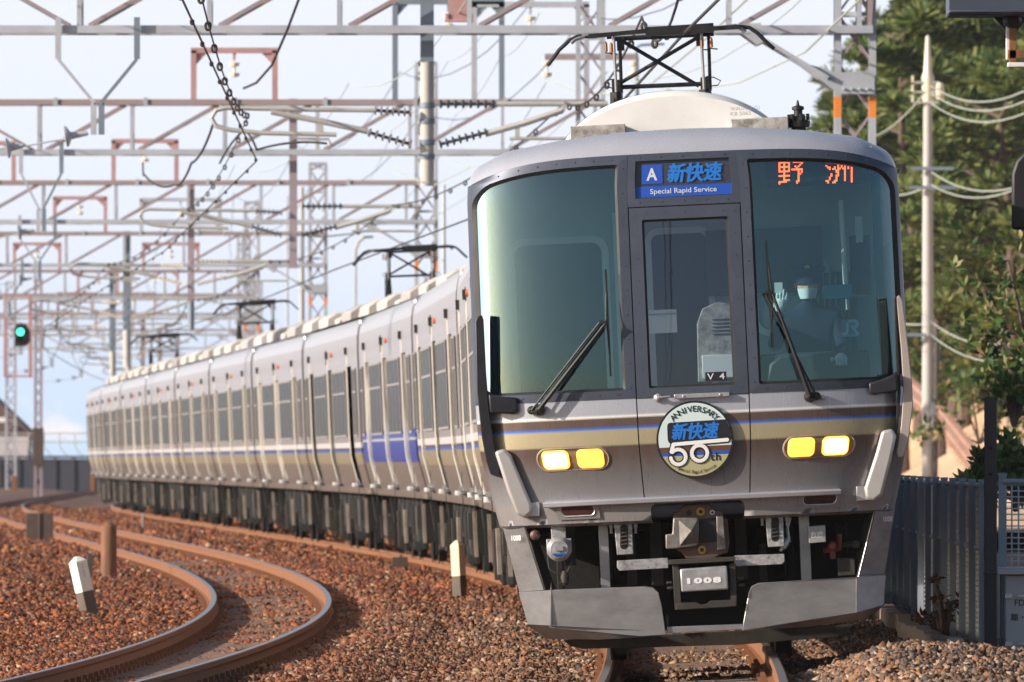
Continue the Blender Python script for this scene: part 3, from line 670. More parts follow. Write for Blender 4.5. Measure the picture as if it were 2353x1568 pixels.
# round jumper socket on the left
u, w = L(1285, 1262, .2); q = MB(); q.lathe((u, .22, w), (0, -1, 0), [(0, .075), (.05, .085), (.07, .085), (.085, .07), (.10, .062)], 24); q.box((u, .22, w+.02), (.17, .05, .1)); q.box((u, .24, w+.1), (.10, .05, .12))
JS = q.build('jumper_socket', 'steel_specked', LEAD, bevel=.003)
q = MB(); q.box((u, .112, w+.005), (.055, .01, .03)); q.box((u, .112, w-.035), (.09, .008, .012), 1); q.build('socket_plate', ['plate_grey', 'sign_blue'], JS)
q = MB(); q.tube([(u-.08, .2, w-.02), (u-.075, .19, w-.13), (u-.02, .19, w-.17), (u+.04, .19, w-.17), (u+.08, .19, w-.1), (u+.085, .2, w-.0)], .006, 6); q.lathe((u+.03, .2, w-.15), (0, 0, -1), [(0, .015), (.03, .03), (.08, .028), (.10, .012)], 10); q.bar((u+.02, .19, w-.2), (u-.03, .19, w-.25), .012)
q.build('hanging_valve', 'under_grey', LEAD)
RP = plate('rescue_plate', [(1857, 1210), (1896, 1207), (1898, 1246), (1859, 1249)], .20, .05, 'plate_grey', .004)
q = MB(); u, w = L(1877, 1229, .2); fit_text(q, '救援', .088, .042, lambda a, b_: (u+a, .1965, w+b_), bold=.01); q.build('plate_lettering', 'white_paint', RP, fix=False)
q = MB(); u, w = L(1912, 1255, .4); q.lathe((u, .4, w), (0, -1, 0), [(0, .03), (.1, .035), (.12, .02)], 10); q.tube([(u-.06, .38, w-.03), (u+.05, .38, w-.02), (u+.05, .38, w+.08)], .02, 8); q.tube([(u, .38, w), (u, .38, w-.09)], .02, 8); q.build('brake_cock', 'red_valve', LEAD)
q = MB(); u, w = L(1950, 1255, .4); q.tube([(u-.06, .4, w), (u+.04, .4, w+.01)], .022, 8); q.lathe((u+.05, .4, w+.01), (0, -1, 0), [(0, .03), (.06, .03)], 10); u2, w2 = L(1945, 1303, .35); q.box((u2, .38, w2), (.12, .12, .12)); q.build('brake_pipe', 'under_grey', LEAD, bevel=.006)
q = MB(); u, w = L(1808, 1190, .22); u2, w2 = L(1810, 1240, .22); q.tube([(u+.02, .25, w), (u, .24, (w+w2)/2), (u2+.01, .23, w2-.02)], .012, 8); u3, w3 = L(1808, 1246, .2); q.lathe((u3+.01, .22, w3+.02), (-.5, -.2, -.7), [(0, .02), (.03, .026), (.07, .024), (.08, .012), (.10, .012)], 12); q.build('air_hose', 'steel_light', LEAD)
q = MB(); u, w = L(1230, 1240, .3); q.lathe((u, .3, w+.03), (0, -1, 0), [(0, .03), (.06, .035), (.08, .015)], 12); q.build('pipe_cap', 'coupler_maroon', LEAD)
# --- cab interior
q = MB(); q.box((0, 1.40, 2.4), (2.75, .04, 2.0)); q.box((0, 1.0, 1.45), (2.7, 1.6, .05)); q.box((0, 1.1, 3.44), (2.6, 1.3, .03))
CAB = q.build('cab_bulkhead', 'cab_inner', LEAD)
q = MB()
def frame2(mb, u0, u1, w0, w1, y, r, t, mi=0):
    A = rrect(u0, u1, w0, w1, r); B = rrect(u0+t, u1-t, w0+t, w1-t, max(.01, r-t)); V = [(a, y, b_) for a, b_ in A]+[(a, y-.012, b_) for a, b_ in B]; n = len(A)
    mb.add(V, [(i, (i+1) % n, (i+1) % n+n, i+n) for i in range(n)], mi)
frame2(q, -1.22, -.52, 1.75, 2.95, 1.37, .12, .05); frame2(q, -.27, .20, 1.7, 2.98, 1.37, .10, .045); frame2(q, .45, 1.0, 2.2, 2.75, 1.37, .12, .045)
q.box((-.455, 1.35, 2.4), (.06, .03, 1.4)); q.build('bulkhead_trim', 'cab_light', CAB, fix=False)
q = MB()
for u0, u1, w0, w1 in ((-1.18, -.56, 1.8, 2.9), (-.23, .16, 1.75, 2.94)): q.box(((u0+u1)/2, 1.376, (w0+w1)/2), (u1-u0, .004, w1-w0))
q.build('bulkhead_window', 'cab_dark', CAB)
q = MB(); q.box((-.17, 1.0, 2.33), (.19, .02, .16)); q.box((-.17, .985, 2.38), (.195, .02, .01), 1); q.build('notice_board', ['cab_light', 'cab_inner'], LEAD)
q = MB(); q.prism([(.05, 1.9), (.30, 1.9), (.30, 2.42), (.20, 2.44), (.10, 2.40), (.06, 2.30)], .5, .9)
for k in range(5): q.box((.22, .495, 2.22+k*.025), (.12, .01, .008), 1)
q.box((.19, .49, 2.0), (.22, .02, .16), 2); q.build('cab_cabinet', ['box_grimy', 'cab_dark', 'cab_light'], LEAD, bevel=.02)
q = MB(); q.box((0, .62, 1.78), (2.3, .5, .10)); q.box((0, .55, 1.60), (2.3, .35, .4)); q.build('cab_console', 'cab_dark', LEAD, bevel=.02)
q = MB(); q.box((.85, .75, 1.93), (.75, .3, .28)); q.prism([(.50, 1.85), (1.18, 1.85), (1.15, 2.0), (1.08, 2.06), (.62, 2.06), (.54, 2.0)], .56, .64); q.build('driver_desk', 'cab_dark', LEAD, bevel=.02)
q = MB(); q.box((1.02, .45, 2.47), (.20, .06, .10)); q.box((1.05, .47, 2.38), (.05, .05, .09), 1); q.build('cab_monitor', ['jr_teal', 'cab_dark'], LEAD, bevel=.008)
q = MB(); q.box((1.33, 1.1, 2.35), (.04, .9, 1.9)); q.box((-1.33, 1.3, 2.35), (.04, .6, 1.9)); q.box((1.2, .95, 2.65), (.14, .1, .42), 1); q.box((1.2, .90, 2.9), (.05, .03, .18), 2); q.tube([(1.08, .7, 3.1), (1.09, .7, 2.35)], .018, 8, 2)
q.build('cab_side_panel', ['cab_dark', 'under_grey', 'cab_light'], LEAD)
q = MB(); rowc = [[(.80+.36*i/60, 1.32+.02*math.sin(i*.9), w) for i in range(61)] for w in (2.05, 2.62)]; q.grid(rowc, 0, True); q.build('curtain', 'curtain', LEAD, fix=False)
q = MB(); q.box((.55, 1.34, 2.72), (.8, .03, .45)); q.build('sun_blind', 'sign_back', LEAD)
q = MB(); q.tube([(-1.1, .62, 1.83), (-1.06, .60, 1.95), (-.99, .59, 2.02), (-.88, .58, 2.04), (-.78, .59, 2.0), (-.72, .60, 1.92), (-.70, .62, 1.83)], .010, 8)
for a in (-.9, -.4, .1, .6, 1.0): q.tube([(-.9, .6, 1.85), (-.9+.19*math.sin(a), .6, 1.85+.19*math.cos(a))], .004, 5)
q.tube([(-.93, .6, 2.03), (-.92, .6, 2.2), (-.83, .6, 2.2), (-.82, .6, 2.02)], .008, 6); q.build('hand_wheel', 'rubber', LEAD)
# LED destination blind inside the right windscreen
def pan_pt(px, py, d): u, w = L(px, py, d); return Vector((u, d, w))
u0, w0 = L(1763, 432, .22); u1, w1 = L(1988, 365, .22)
uA, wA = L(1763, 369, .22); uB, wB = L(1988, 427, .22)
q = MB(); q.box(((u0+u1)/2, .32, (wA+w0)/2+.004), (u1-u0, .08, (wA-w0))); LB = q.build('destination_display', 'led_back', LEAD)
G1 = ["11111110.1111111", "1..1..10......1.", "1..1..10.....1..", "11111110..1.1...", "1..1..10...1....", "1..1..101111111.", "11111110....1.1.", "...1........1.1.", "...1........11..", "1111111.....1...", "...1........1...", "...1........1...", "...1111.....1...", "11111......11...", "1..........1...."]
G2 = ["..1....1...1...1", "..11...1...1...1", "...1...1...1...1", ".......1...1...1", "1......1.1.1.1.1", ".11..1.1.1.1.1.1", "..1.11.11.11.1.1", "......11...1...1", "......11...1...1", "...1...1...1...1", "...1..11...1...1", "..1...1....1...1", "..1...1....1...1", "11...11....1...1", ".1..11.........1"]
q = MB()
for G, xa, ya, xb, yb in ((G1, 1791, 373, 1846, 421), (G2, 1899, 365, 1957, 419)):
    for r_, row in enumerate(G):
        for c_, ch in enumerate(row):
            if ch != '1': continue
            px = xa+(xb-xa)*c_/15; py = ya+(yb-ya)*r_/14-(px-(xa+xb)/2)*.045
            u, w = L(px, py, .278); s2 = .0057
            q.add([(u-s2, .278, w-s2), (u+s2, .278, w-s2), (u+s2, .278, w+s2), (u-s2, .278, w+s2)], [(0, 1, 2, 3)])
q.build('display_characters', 'led_red', LB, fix=False)
q = MB(); u, w = L(1955, 755, .2)   # operator's mark on the inside of the glass
patch(q, u-.06, u+.065, w-.058, w+.062, -.020, nu=4, nw=3); JRP = q.build('operator_mark', 'jr_teal', LEAD, fix=False)
q = MB()
def face_poly(mb, pts, off): mb.add([F(*L(x, y, .18), off) for x, y in pts], [tuple(range(len(pts)))])
face_poly(q, [(1934, 766), (1936, 770), (1944, 771), (1950, 767), (1952, 759), (1952, 741), (1946, 741), (1946, 760), (1943, 765), (1937, 764)], -.0185)
face_poly(q, [(1952, 735), (1968, 734), (1974, 738), (1976, 745), (1973, 752), (1967, 755), (1978, 768), (1971, 769), (1958, 753), (1957, 749), (1966, 749), (1969, 745), (1967, 740), (1952, 741)], -.0183)
fit_text(q, '223-1008', .105, .014, lambda a, b_: F(u+a+.002, w-.045+b_, -.0185), bold=.02); q.build('mark_lettering', 'sign_white', JRP, fix=False)
q = MB(); u, w = L(1645, 865, .02); patch(q, u-.072, u+.072, w-.03, w+.03, -.012, nu=1, nw=1); VP = q.build('route_plate', 'ink_black', LEAD, fix=False)
q = MB(); fit_text(q, 'V  4', .118, .042, lambda a, b_: F(u+a, w+b_, -.010), bold=.01); q.build('plate_lettering', 'sign_white', VP, fix=False)
# --- roof things
q = MB(); zc = roofz(0); rows = []
AX0, AX1 = L(1282, 300, 1.6)[0], L(1808, 270, 1.6)[0]; AXC = (AX0+AX1)/2; AH = (AX1-AX0)/2
AZ = L(1545, 209, 1.7)[1]
def acprof(f):  # rounded arc profile
    x = -1+2*f; return AXC+AH*x, 3.52+(AZ-3.52)*(1-abs(x)**2.1)**.62
fr = [.5-.5*math.cos(PI*i/40) for i in range(41)]
for y, s2 in ((1.55, .0), (1.56, .90), (1.62, .985), (1.72, 1.), (4.4, 1.), (4.5, .96), (4.52, 0)):
    row = []
    for f in fr:
        x, z_ = acprof(f); row.append((AXC+(x-AXC)*(.97 if s2 < 1 else 1), y, 3.52+(z_-3.52)*s2))
    rows.append(row)
q.grid(rows, 0, True); AC = q.build('air_conditioner', 'roof_white', LEAD, angle=50)
q = MB(); q.grid([[(x, 1.70, z_+.004), (x, 1.745, z_+.004)] for x, z_ in [acprof(f) for f in fr]], 0, True); q.build('cover_edge', 'gunmetal', AC, fix=False)
q = MB(); u, w = L(1722, 257, 1.50)
for k, (s_, ww) in enumerate((('WAU705L G1', .20), ('KB 5065', .14))):
    fit_text(q, s_, ww, .026, (lambda kk, www: lambda a, b_: (u-.03+a-(.2-www)/2, 1.500, w+.025-kk*.035+b_))(k, ww))
q.build('cover_lettering', 'plate_grey', AC, fix=False)
for a, b_, d in ((1310, 1437, 1.2), (1680, 1812, 1.2)):
    ua = L(a, 290, d)[0]; ub = L(b_, 290, d)[0]; um = (ua+ub)/2; zz = roofz(abs(um)); q = MB(); q.box((um, d+.3, zz+.035), (ub-ua, .6, .12)); q.build('roof_box', 'box_grimy', LEAD, bevel=.006)
q = MB(); u, w = L(1835, 282, 1.3); zz = roofz(u)
q.lathe((u, 1.3, zz-.02), (0, 0, 1), [(0, .05), (.06, .05), (.065, .075), (.105, .08), (.115, .05), (.14, .05), (.142, .03), (.18, .03), (.185, .042), (.205, .042), (.215, .012), (.25, .006)], 16)
for k in range(6): q.lathe((u+.065*math.cos(k), 1.3+.065*math.sin(k), zz+.09), (0, 0, 1), [(0, .012), (.045, .012)], 6)
q.build('roof_antenna', 'rubber', LEAD)
# pantograph, traced in the carriage frame and reused on later carriages
def pantograph(par, d, px=lambda x, y, dd: L(x, y, dd), label=None):
    def P(x, y, o=0.): u, w = px(x, y, d+o); return Vector((u, d+o, w))
    q = MB()
    for o in (0, .45):   # two contact strips
        for a, b_, w_, h_ in (((1352, 84), (1483, 72), .06, .035), ((1483, 74), (1640, 64), .06, .075), ((1640, 66), (1702, 62), .06, .035)): q.bar(P(*a, o), P(*b_, o), w_, h_)
    for x_, y_ in ((1400, 82), (1500, 76), (1620, 68)): q.bar(P(x_, y_+4, 0), P(x_, y_+4, .45), .04, .03)
    PG = q.build('pantograph', 'pan_metal', par)
    if label: PG['label'] = label
    for o in (0, .45):
        q = MB(); q.tube([P(1370, 84, o), P(1352, 84, o), P(1330, 83, o), P(1310, 92, o), P(1285, 115, o), P(1267, 140, o), P(1258, 151, o)], .016, 8)
        q.tube([P(1375, 80, o), P(1345, 82, o), P(1322, 90, o), P(1312, 99, o)], .018, 8, 1); q.build('pantograph_horn', ['pan_metal', 'pan_pale'], PG)
        q = MB(); q.tube([P(1690, 63, o), P(1702, 62, o), P(1722, 64, o), P(1740, 76, o), P(1760, 96, o), P(1779, 113, o)], .016, 8)
        q.tube([P(1660, 64, o), P(1690, 60, o), P(1705, 66, o), P(1712, 75, o)], .018, 8, 1); q.build('pantograph_horn', ['pan_metal', 'pan_pale'], PG)
    q = MB(); lk = [((1410, 86), (1416, 212), 0), ((1424, 86), (1428, 214), .4), ((1611, 76), (1618, 206), 0), ((1628, 74), (1632, 208), .4)]
    for a, b_, o in lk: q.tube([P(*a, o*.4), P(*b_, o)], .014 if o else .012, 8, 0 if o else 1)
    q.tube([P(1427, 93, .1), P(1606, 198, .2)], .016, 8); q.tube([P(1604, 86, .1), P(1424, 192, .2)], .016, 8)
    q.tube([P(1408, 90, .2), P(1640, 78, .2)], .020, 8); q.tube([P(1422, 201, .2), P(1618, 193, .2)], .018, 8)
    for x, y in ((1416, 190), (1620, 184)): q.box(P(x, y+8, .2), (.07, .3, .09)); q.lathe(P(x, y+22, .2), (0, 0, -1), [(0, .05), (.3, .06)], 8)
    for x, y in ((1416, 205), (1622, 198)):
        p_ = P(x, y, .2)
        for k in (-1, 1): q.tube([p_, Vector((p_.x+k*.10, p_.y+k*.25, 3.66))], .022, 6)
    for x, y in ((1418, 95), (1600, 84)):
        q.box(P(x+8, y+6, .15), (.06, .12, .11))
    q.build('pantograph_frame', ['pan_metal', 'pan_pale'], PG)
    q = MB()
    for x, y in ((1392, 96), (1404, 98), (1612, 88), (1634, 86)):
        q.tube([P(x, y, 0), P(x, y+26, 0), P(x+14, y+27, .1)], .006, 6); q.lathe(P(x, y+3, 0), (0, 0, -1), [(0, .012), (.07, .014)], 8, 1)
    q.tube([P(1424, 208, 0), P(1396, 200, 0), P(1388, 192, 0), P(1396, 184, 0), P(1414, 182, 0)], .005, 5); q.tube([P(1618, 200, 0), P(1650, 196, 0), P(1656, 186, 0), P(1640, 178, 0), P(1622, 176, 0)], .005, 5)
    q.build('spring_rod', ['pan_metal', 'copper'], PG)
    return PG
PG0 = pantograph(LEAD, 13.)
for y0_, w_ in ((5.6, 1.0), (8.2, 1.4), (15.5, 1.2)):
    q = MB(); q.box((0, y0_+.8, 3.7), (w_, 1.6, .16)); q.build('roof_equipment', 'roof_white', LEAD, bevel=.03)
# driver
def person():
    ob = empty('person', LM @ Vector((.83, .92, 1.49)), (0, ROLL, YAW0), 'train driver in a navy cap, white mask and white gloves seated behind the right windscreen', 'person')
    vs = [(0, .05, .38), (0, .06, .62), (0, .05, .84), (0, .03, .90), (0, .02, .96), (-.17, .05, .82), (-.25, -.02, .62), (-.21, -.22, .78), (-.20, -.25, .86), (.17, .05, .82), (.24, -.02, .58), (.20, -.25, .52), (.20, -.31, .53), (-.1, -.05, .34), (-.13, -.42, .32), (.1, -.05, .34), (.13, -.42, .32)]
    es = [(0, 1), (1, 2), (2, 3), (3, 4), (2, 5), (5, 6), (6, 7), (7, 8), (2, 9), (9, 10), (10, 11), (11, 12), (0, 13), (13, 14), (0, 15), (15, 16)]
    rad = [.15, .15, .15, .06, .055, .075, .052, .036, .034, .075, .052, .036, .034, .10, .08, .10, .08]
    me = bpy.data.meshes.new('body'); me.from_pydata(vs, es, []); o = bpy.data.objects.new('body', me); COL.objects.link(o)
    o.modifiers.new('skin', 'SKIN'); sv = me.skin_vertices[0].data
    for i, r_ in enumerate(rad): sv[i].radius = (r_, r_*(.75 if i < 3 else 1))
    sv[0].use_root = True
    ss = o.modifiers.new('s', 'SUBSURF'); ss.levels = 2; ss.render_levels = 2
    bpy.context.view_layer.update(); m2 = bpy.data.meshes.new_from_object(o.evaluated_get(bpy.context.evaluated_depsgraph_get()))
    q = MB(); q.add([tuple(v.co) for v in m2.vertices], [tuple(p.vertices) for p in m2.polygons], 1, True)
    bpy.data.objects.remove(o)
    # head with brow, nose, jaw and ears
    rows = []
    for i in range(17):
        f = i/16; z_ = .94+.235*f; a = math.sin(PI*min(1, max(0, .06+f*.94)))**.55
        row = []
        for k in range(24):
            t = 2*PI*k/24; x = .074*a*math.cos(t)*(1-.25*max(0, .45-f)); y = .095*a*math.sin(t)*(1-.12*max(0, .4-f))
            if y < 0:
                nose = math.exp(-((f-.43)/.10)**2-((x)/.016)**2); eye = math.exp(-((f-.55)/.06)**2-((abs(x)-.032)/.016)**2); lip = math.exp(-((f-.24)/.05)**2-((x)/.028)**2); chin = math.exp(-((f-.08)/.08)**2-(x/.03)**2)
                y -= .026*nose-.010*eye+.008*lip+.006*chin
            row.append((x, y-.02, z_))
        rows.append(row)
    q.grid(rows, 0, True, True); q.add(rows[-1], [tuple(range(24))], 0)
    for sg in (-1, 1): q.lathe((sg*.072, -.01, 1.05), (sg, .2, 0), [(0, .018), (.008, .028), (.014, .02)], 10)
    # gloves: palm and five fingers each
    def hand(p, d, up, sg):
        p = Vector(p); d = Vector(d).normalized(); up = Vector(up); s_ = d.cross(up).normalized()*sg; nn = s_.cross(d).normalized()*sg
        q.tube([p, p+d*.03, p+d*.075, p+d*.09], [.030, .042, .044, .03], 10, 2)
        for k, (o_, l_) in enumerate(((-.030, .062), (-.010, .075), (.011, .070), (.031, .055))):
            a = p+d*.08+s_*o_; q.tube([a, a+d*l_*.5+nn*.006, a+d*l_*.85-nn*.016, a+d*l_*.9-nn*.036], [.011, .0105, .0095, .008], 8, 2)
        a = p+d*.03-s_*.036; q.tube([a, a-s_*.026+d*.022, a-s_*.030+d*.05-nn*.008], [.013, .012, .009], 8, 2)
    hand((-.20, -.25, .87), (.15, -.25, 1), (0, -1, 0), 1); hand((.20, -.31, .53), (0, -1, -.1), (0, 0, 1), -1)
    bo = q.build('body', ['skin', 'navy_cloth', 'white_cloth'], ob, fix=False)
    q = MB(); q.lathe((0, -.01, 1.085), (0, -.08, 1), [(0, .092), (.03, .094), (.05, .125), (.075, .130), (.095, .10), (.10, .02)], 28)
    q.add([(.088*math.cos(a), -.02-.088*math.sin(a)*r_, 1.10-.03*(r_-1)*3) for r_ in (1, 1.55) for a in [PI*k/12 for k in range(13)]], [(i, i+1, i+14, i+13) for i in range(12)])
    q.build('cap', 'navy_cloth', ob)
    q = MB(); q.lathe((0, -.125, 1.16), (0, -1, .2), [(0, .022), (.008, .02), (.01, .004)], 12); q.build('cap_badge', 'gold', ob)
    q = MB(); q.grid([[(.066*math.cos(a)*s_, -.02-(.108+dy)*math.sin(a), z_) for a in [PI*k/12 for k in range(13)]] for z_, s_, dy in ((.95, .8, -.015), (.985, .98, .0), (1.02, 1.08, .008))], 0, True); q.build('face_mask', 'white_cloth', ob, fix=False)
    q = MB(); q.box((-.205, -.33, 1.03), (.055, .004, .07)); s_ = q.build('paper_note', 'white_cloth', None)
    s_.location = LM @ Vector((.83, .92, 1.49)); s_.rotation_euler = (0, ROLL, YAW0)
    tag(s_, 'small white paper slip held up beside the driver\'s cap', 'paper slip')
    return ob
person()
# ------------------------------------------------------------------ the other carriages
mat('bellows', (.03, .03, .035), .8, 0, .2, 4)
mat('door_metal', (.40, .37, .36), .36, .5, .08, 3, streak=(1, 3, .5))
mat('roof_unit_paint', (.52, .50, .47), .6, 0, .1, 3)
mat('jamb_sunlit', (.82, .79, .72), .35, .0, .05, 3)  # cream tone paints the sun's brightness onto the door jambs
mat('lamp_orange', (.55, .13, .04), .4, 0, .1, 8)
def carriage():
    C = empty('railway_carriage')
    q = MB(); car_side(q, .25, 19.45)
    rp2 = [(u, w) for u, w in PROF if w >= 3.45]; rp2 = rp2+[(-u, w) for u, w in rp2[::-1][1:]]
    q.grid([[Vector((u, y, w)) for u, w in rp2] for y in (.25, 19.45)], 1, True)
    for y in (.25, 19.45): q.add([Vector((u, y, w)) for u, w in PROF]+[Vector((-u, y, w)) for u, w in PROF[::-1]], [tuple(range(2*len(PROF)))], 0)
    q.box((0, 9.85, .965), (2.6, 19.0, .03), 1)
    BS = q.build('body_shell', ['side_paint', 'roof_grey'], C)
    for sg in (-1, 1):
        for a, b_ in DOORS:
            m_ = (a+b_)/2; q = MB()
            for k in (-1, 1):
                q.box((sg*1.414, m_+k*.315, 2.3), (.008, .40, .86), 1)
            q.box((sg*1.409, m_, 1.75), (.008, .02, 1.8), 1)
            q.box((sg*1.40, m_, 1.09), (.10, 1.28, .03), 2)
            q.box((sg*1.445, a-.01, 1.13), (.045, .05, .05), 2)
            q.build('sliding_door', ['door_metal', 'side_glass', 'steel_light'], C)
        zz = [1.05+(3.0-1.05)*k/14 for k in range(15)]
        for a, b_ in DOORS:
            q = MB()
            for y in (b_,):
                rows = [[(sg*(hw(w)+.013), y+(.0 if y == b_ else -.03), w), (sg*(hw(w)+.013), y+(.035 if y == b_ else .0), w), (sg*(hw(w)-.06), y+(.035 if y == b_ else 0), w), (sg*(hw(w)-.06), y+(0 if y == b_ else -.03), w)] for w in zz]
                q.grid(rows, 0, False, True); q.add(rows[0], [(0, 1, 2, 3)]); q.add(rows[-1], [(0, 1, 2, 3)])
            q.box((sg*1.485, b_+.0, 3.03), (.05, .12, .10), 1)
            q.box((sg*1.44, b_+.0, 1.08), (.07, .05, .05), 2)  # white cap paints in the bright spot at the jamb foot
            q.build('door_frame', ['jamb_sunlit', 'rubber', 'white_paint'], C, fix=False)
        for a, b_ in ((.8, 1.8), (4.35, 8.5), (11.1, 15.2), (17.95, 18.9)):
            q = MB(); q.prism([(a, 1.80), (b_, 1.80), (b_, 2.74), (a, 2.74)], 0, .012, fn=lambda y, d, z: (sg*(1.4775+d), y, z))
            for f in (0, .33, .66, 1): q.box((sg*1.492, a+(b_-a)*f, 2.27), (.008, .035, .96), 1)
            for z_ in (1.795, 2.745, 2.42): q.box((sg*1.493, (a+b_)/2, z_), (.010, b_-a+.04, .03), 1)
            q.build('window', ['side_glass', 'door_metal'], C)
        for y in (8.6, 9.0): 
            q = MB(); q.lathe((sg*1.474, y, 3.02), (sg, 0, 0), [(0, .035), (.02, .03)], 8); q.build('side_lamp', 'lamp_orange', C)
        q = MB(); q.box((sg*1.476, 10.9, 3.0), (.006, .30, .22), 0); q.build('side_display', 'cab_dark', C)
    for y, l_, w_, h_, m in ((.5, 1.0, 1.7, .15, 'roof_unit_paint'), (2.2, 2.6, 1.9, .21, 'roof_unit_paint'), (5.6, 1.2, 1.5, .13, 'box_grimy'), (7.9, 2.6, 1.9, .21, 'roof_unit_paint'), (11.6, 1.5, 1.7, .14, 'roof_grey'), (14.1, 2.6, 1.9, .21, 'roof_grey'), (17.4, 1.4, 1.5, .14, 'roof_unit_paint')):
        q = MB(); q.prism([(-w_/2, 3.55), (w_/2, 3.55), (w_/2, 3.60+h_*.6), (w_/2-.18, 3.62+h_), (-w_/2+.18, 3.62+h_), (-w_/2, 3.60+h_*.6)], y, y+l_); q.build('roof_unit', m, C, bevel=.03)
    rs = random.Random(5)
    for k, (y, l_) in enumerate(((5.3, 1.1), (6.7, 1.5), (8.4, .8), (9.5, 1.9), (11.7, .9), (12.8, 1.3))):
        for sg in (-1, 1):
            h_ = rs.uniform(.38, .62); q = MB(); q.box((sg*.86, y+l_/2, .93-h_/2), (.72, l_-.12, h_), 0)
            q.box((sg*1.227, y+l_*.45, .93-h_/2), (.012, l_*.4, h_*.7), 1 if k in (1, 4) else 0)
            if k in (0, 3, 4): q.box((sg*1.27, y+.3+.1*k, .70-.05*k), (.05, .06, .30+.05*k), 2 if k == 3 else 1)
            for j in range(3): q.box((sg*1.2, y+.1+(l_-.3)*j/2, .93-h_-.05), (.05, .05, .14), 0)
            q.build('equipment_box', ['dark_under', 'under_grey', 'under_tan'], C, bevel=.01)
    for yb in (2.9, 16.7):
        q = MB(); bogie(q, yb)
        for sg in (-1, 1): q.tube([(sg*1.2, yb+.2, .95), (sg*1.15, yb+.3, .55)], .03, 6, 1); q.box((sg*1.22, yb-1.45, .6), (.04, .06, .72), 0); q.box((sg*1.25, yb+1.5, .62), (.04, .10, .5), 3)
        q.build('bogie', ['dark_under', 'dark_under', 'under_grey', 'under_tan'], C)
    q = MB(); q.box((0, 19.85, 2.05), (1.3, .82, 2.1)); q.box((0, 19.85, .75), (.4, .9, .2))
    q.build('gangway_bellows', 'bellows', C)
    for sg in (-1, 1):
        q = MB()
        for k in range(6): q.box((sg*1.3, 19.47, 1.25+k*.33), (.10, .03, .025))
        q.build('end_ladder', 'steel_light', C)
    return C
def path_point(i):   # front corner of the i-th carriage on the curve (20 m apart)
    Y = 93.2; X = t1(Y); s = 0
    while s < 20*i-1e-6:
        X2 = t1(Y+.5); s += math.hypot(.5, X2-X); Y += .5; X = X2
    return X, Y
ordn = ['second', 'third', 'fourth', 'fifth', 'sixth', 'seventh', 'eighth', 'ninth', 'tenth', 'eleventh', 'twelfth']
extra = {0: 'silver carriage hidden behind the lead one, roof showing least', 1: 'silver carriage just behind the lead one, its narrow end windows beside the left mirror fairing', 2: 'carriage with a broad blue band under its windows',
         3: 'silver striped carriage behind the blue banded one, second pantograph on its roof', 10: 'last silver carriage at the far left end of the curving train'}
CARS = []
proto = carriage()
for i in range(11):
    xa, ya = path_point(i); xb, yb = path_point(i+1)
    c = proto if i == 0 else copy_tree(proto)
    c.location = (xa, ya, 0); c.rotation_euler = (0, ROLL, math.atan2(-(xb-xa), yb-ya))
    tag(c, extra.get(i, '%s silver carriage of the train counted from the lead carriage' % ordn[i]), 'train carriage', 'carriages of the train')
    CARS.append(c)
for ch in children(CARS[2]):
    if ch.name.startswith('body_shell'):
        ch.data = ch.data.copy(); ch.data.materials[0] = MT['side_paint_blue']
for i, px, py in ((3, 945, 600), (6, 585, 720), (9, 375, 790)):
    c = CARS[i]; base = [o for o in [PG0]][0]
    p = copy_tree(base, c); 
    lead_c = L(1520, 65, 13.); dx = -(lead_c[0])*0
    p.location = (.25, 18.6-13.2, -.06) if i == 3 else (.22, 3.8, -.06)
    if 'label' in p: del p['label']
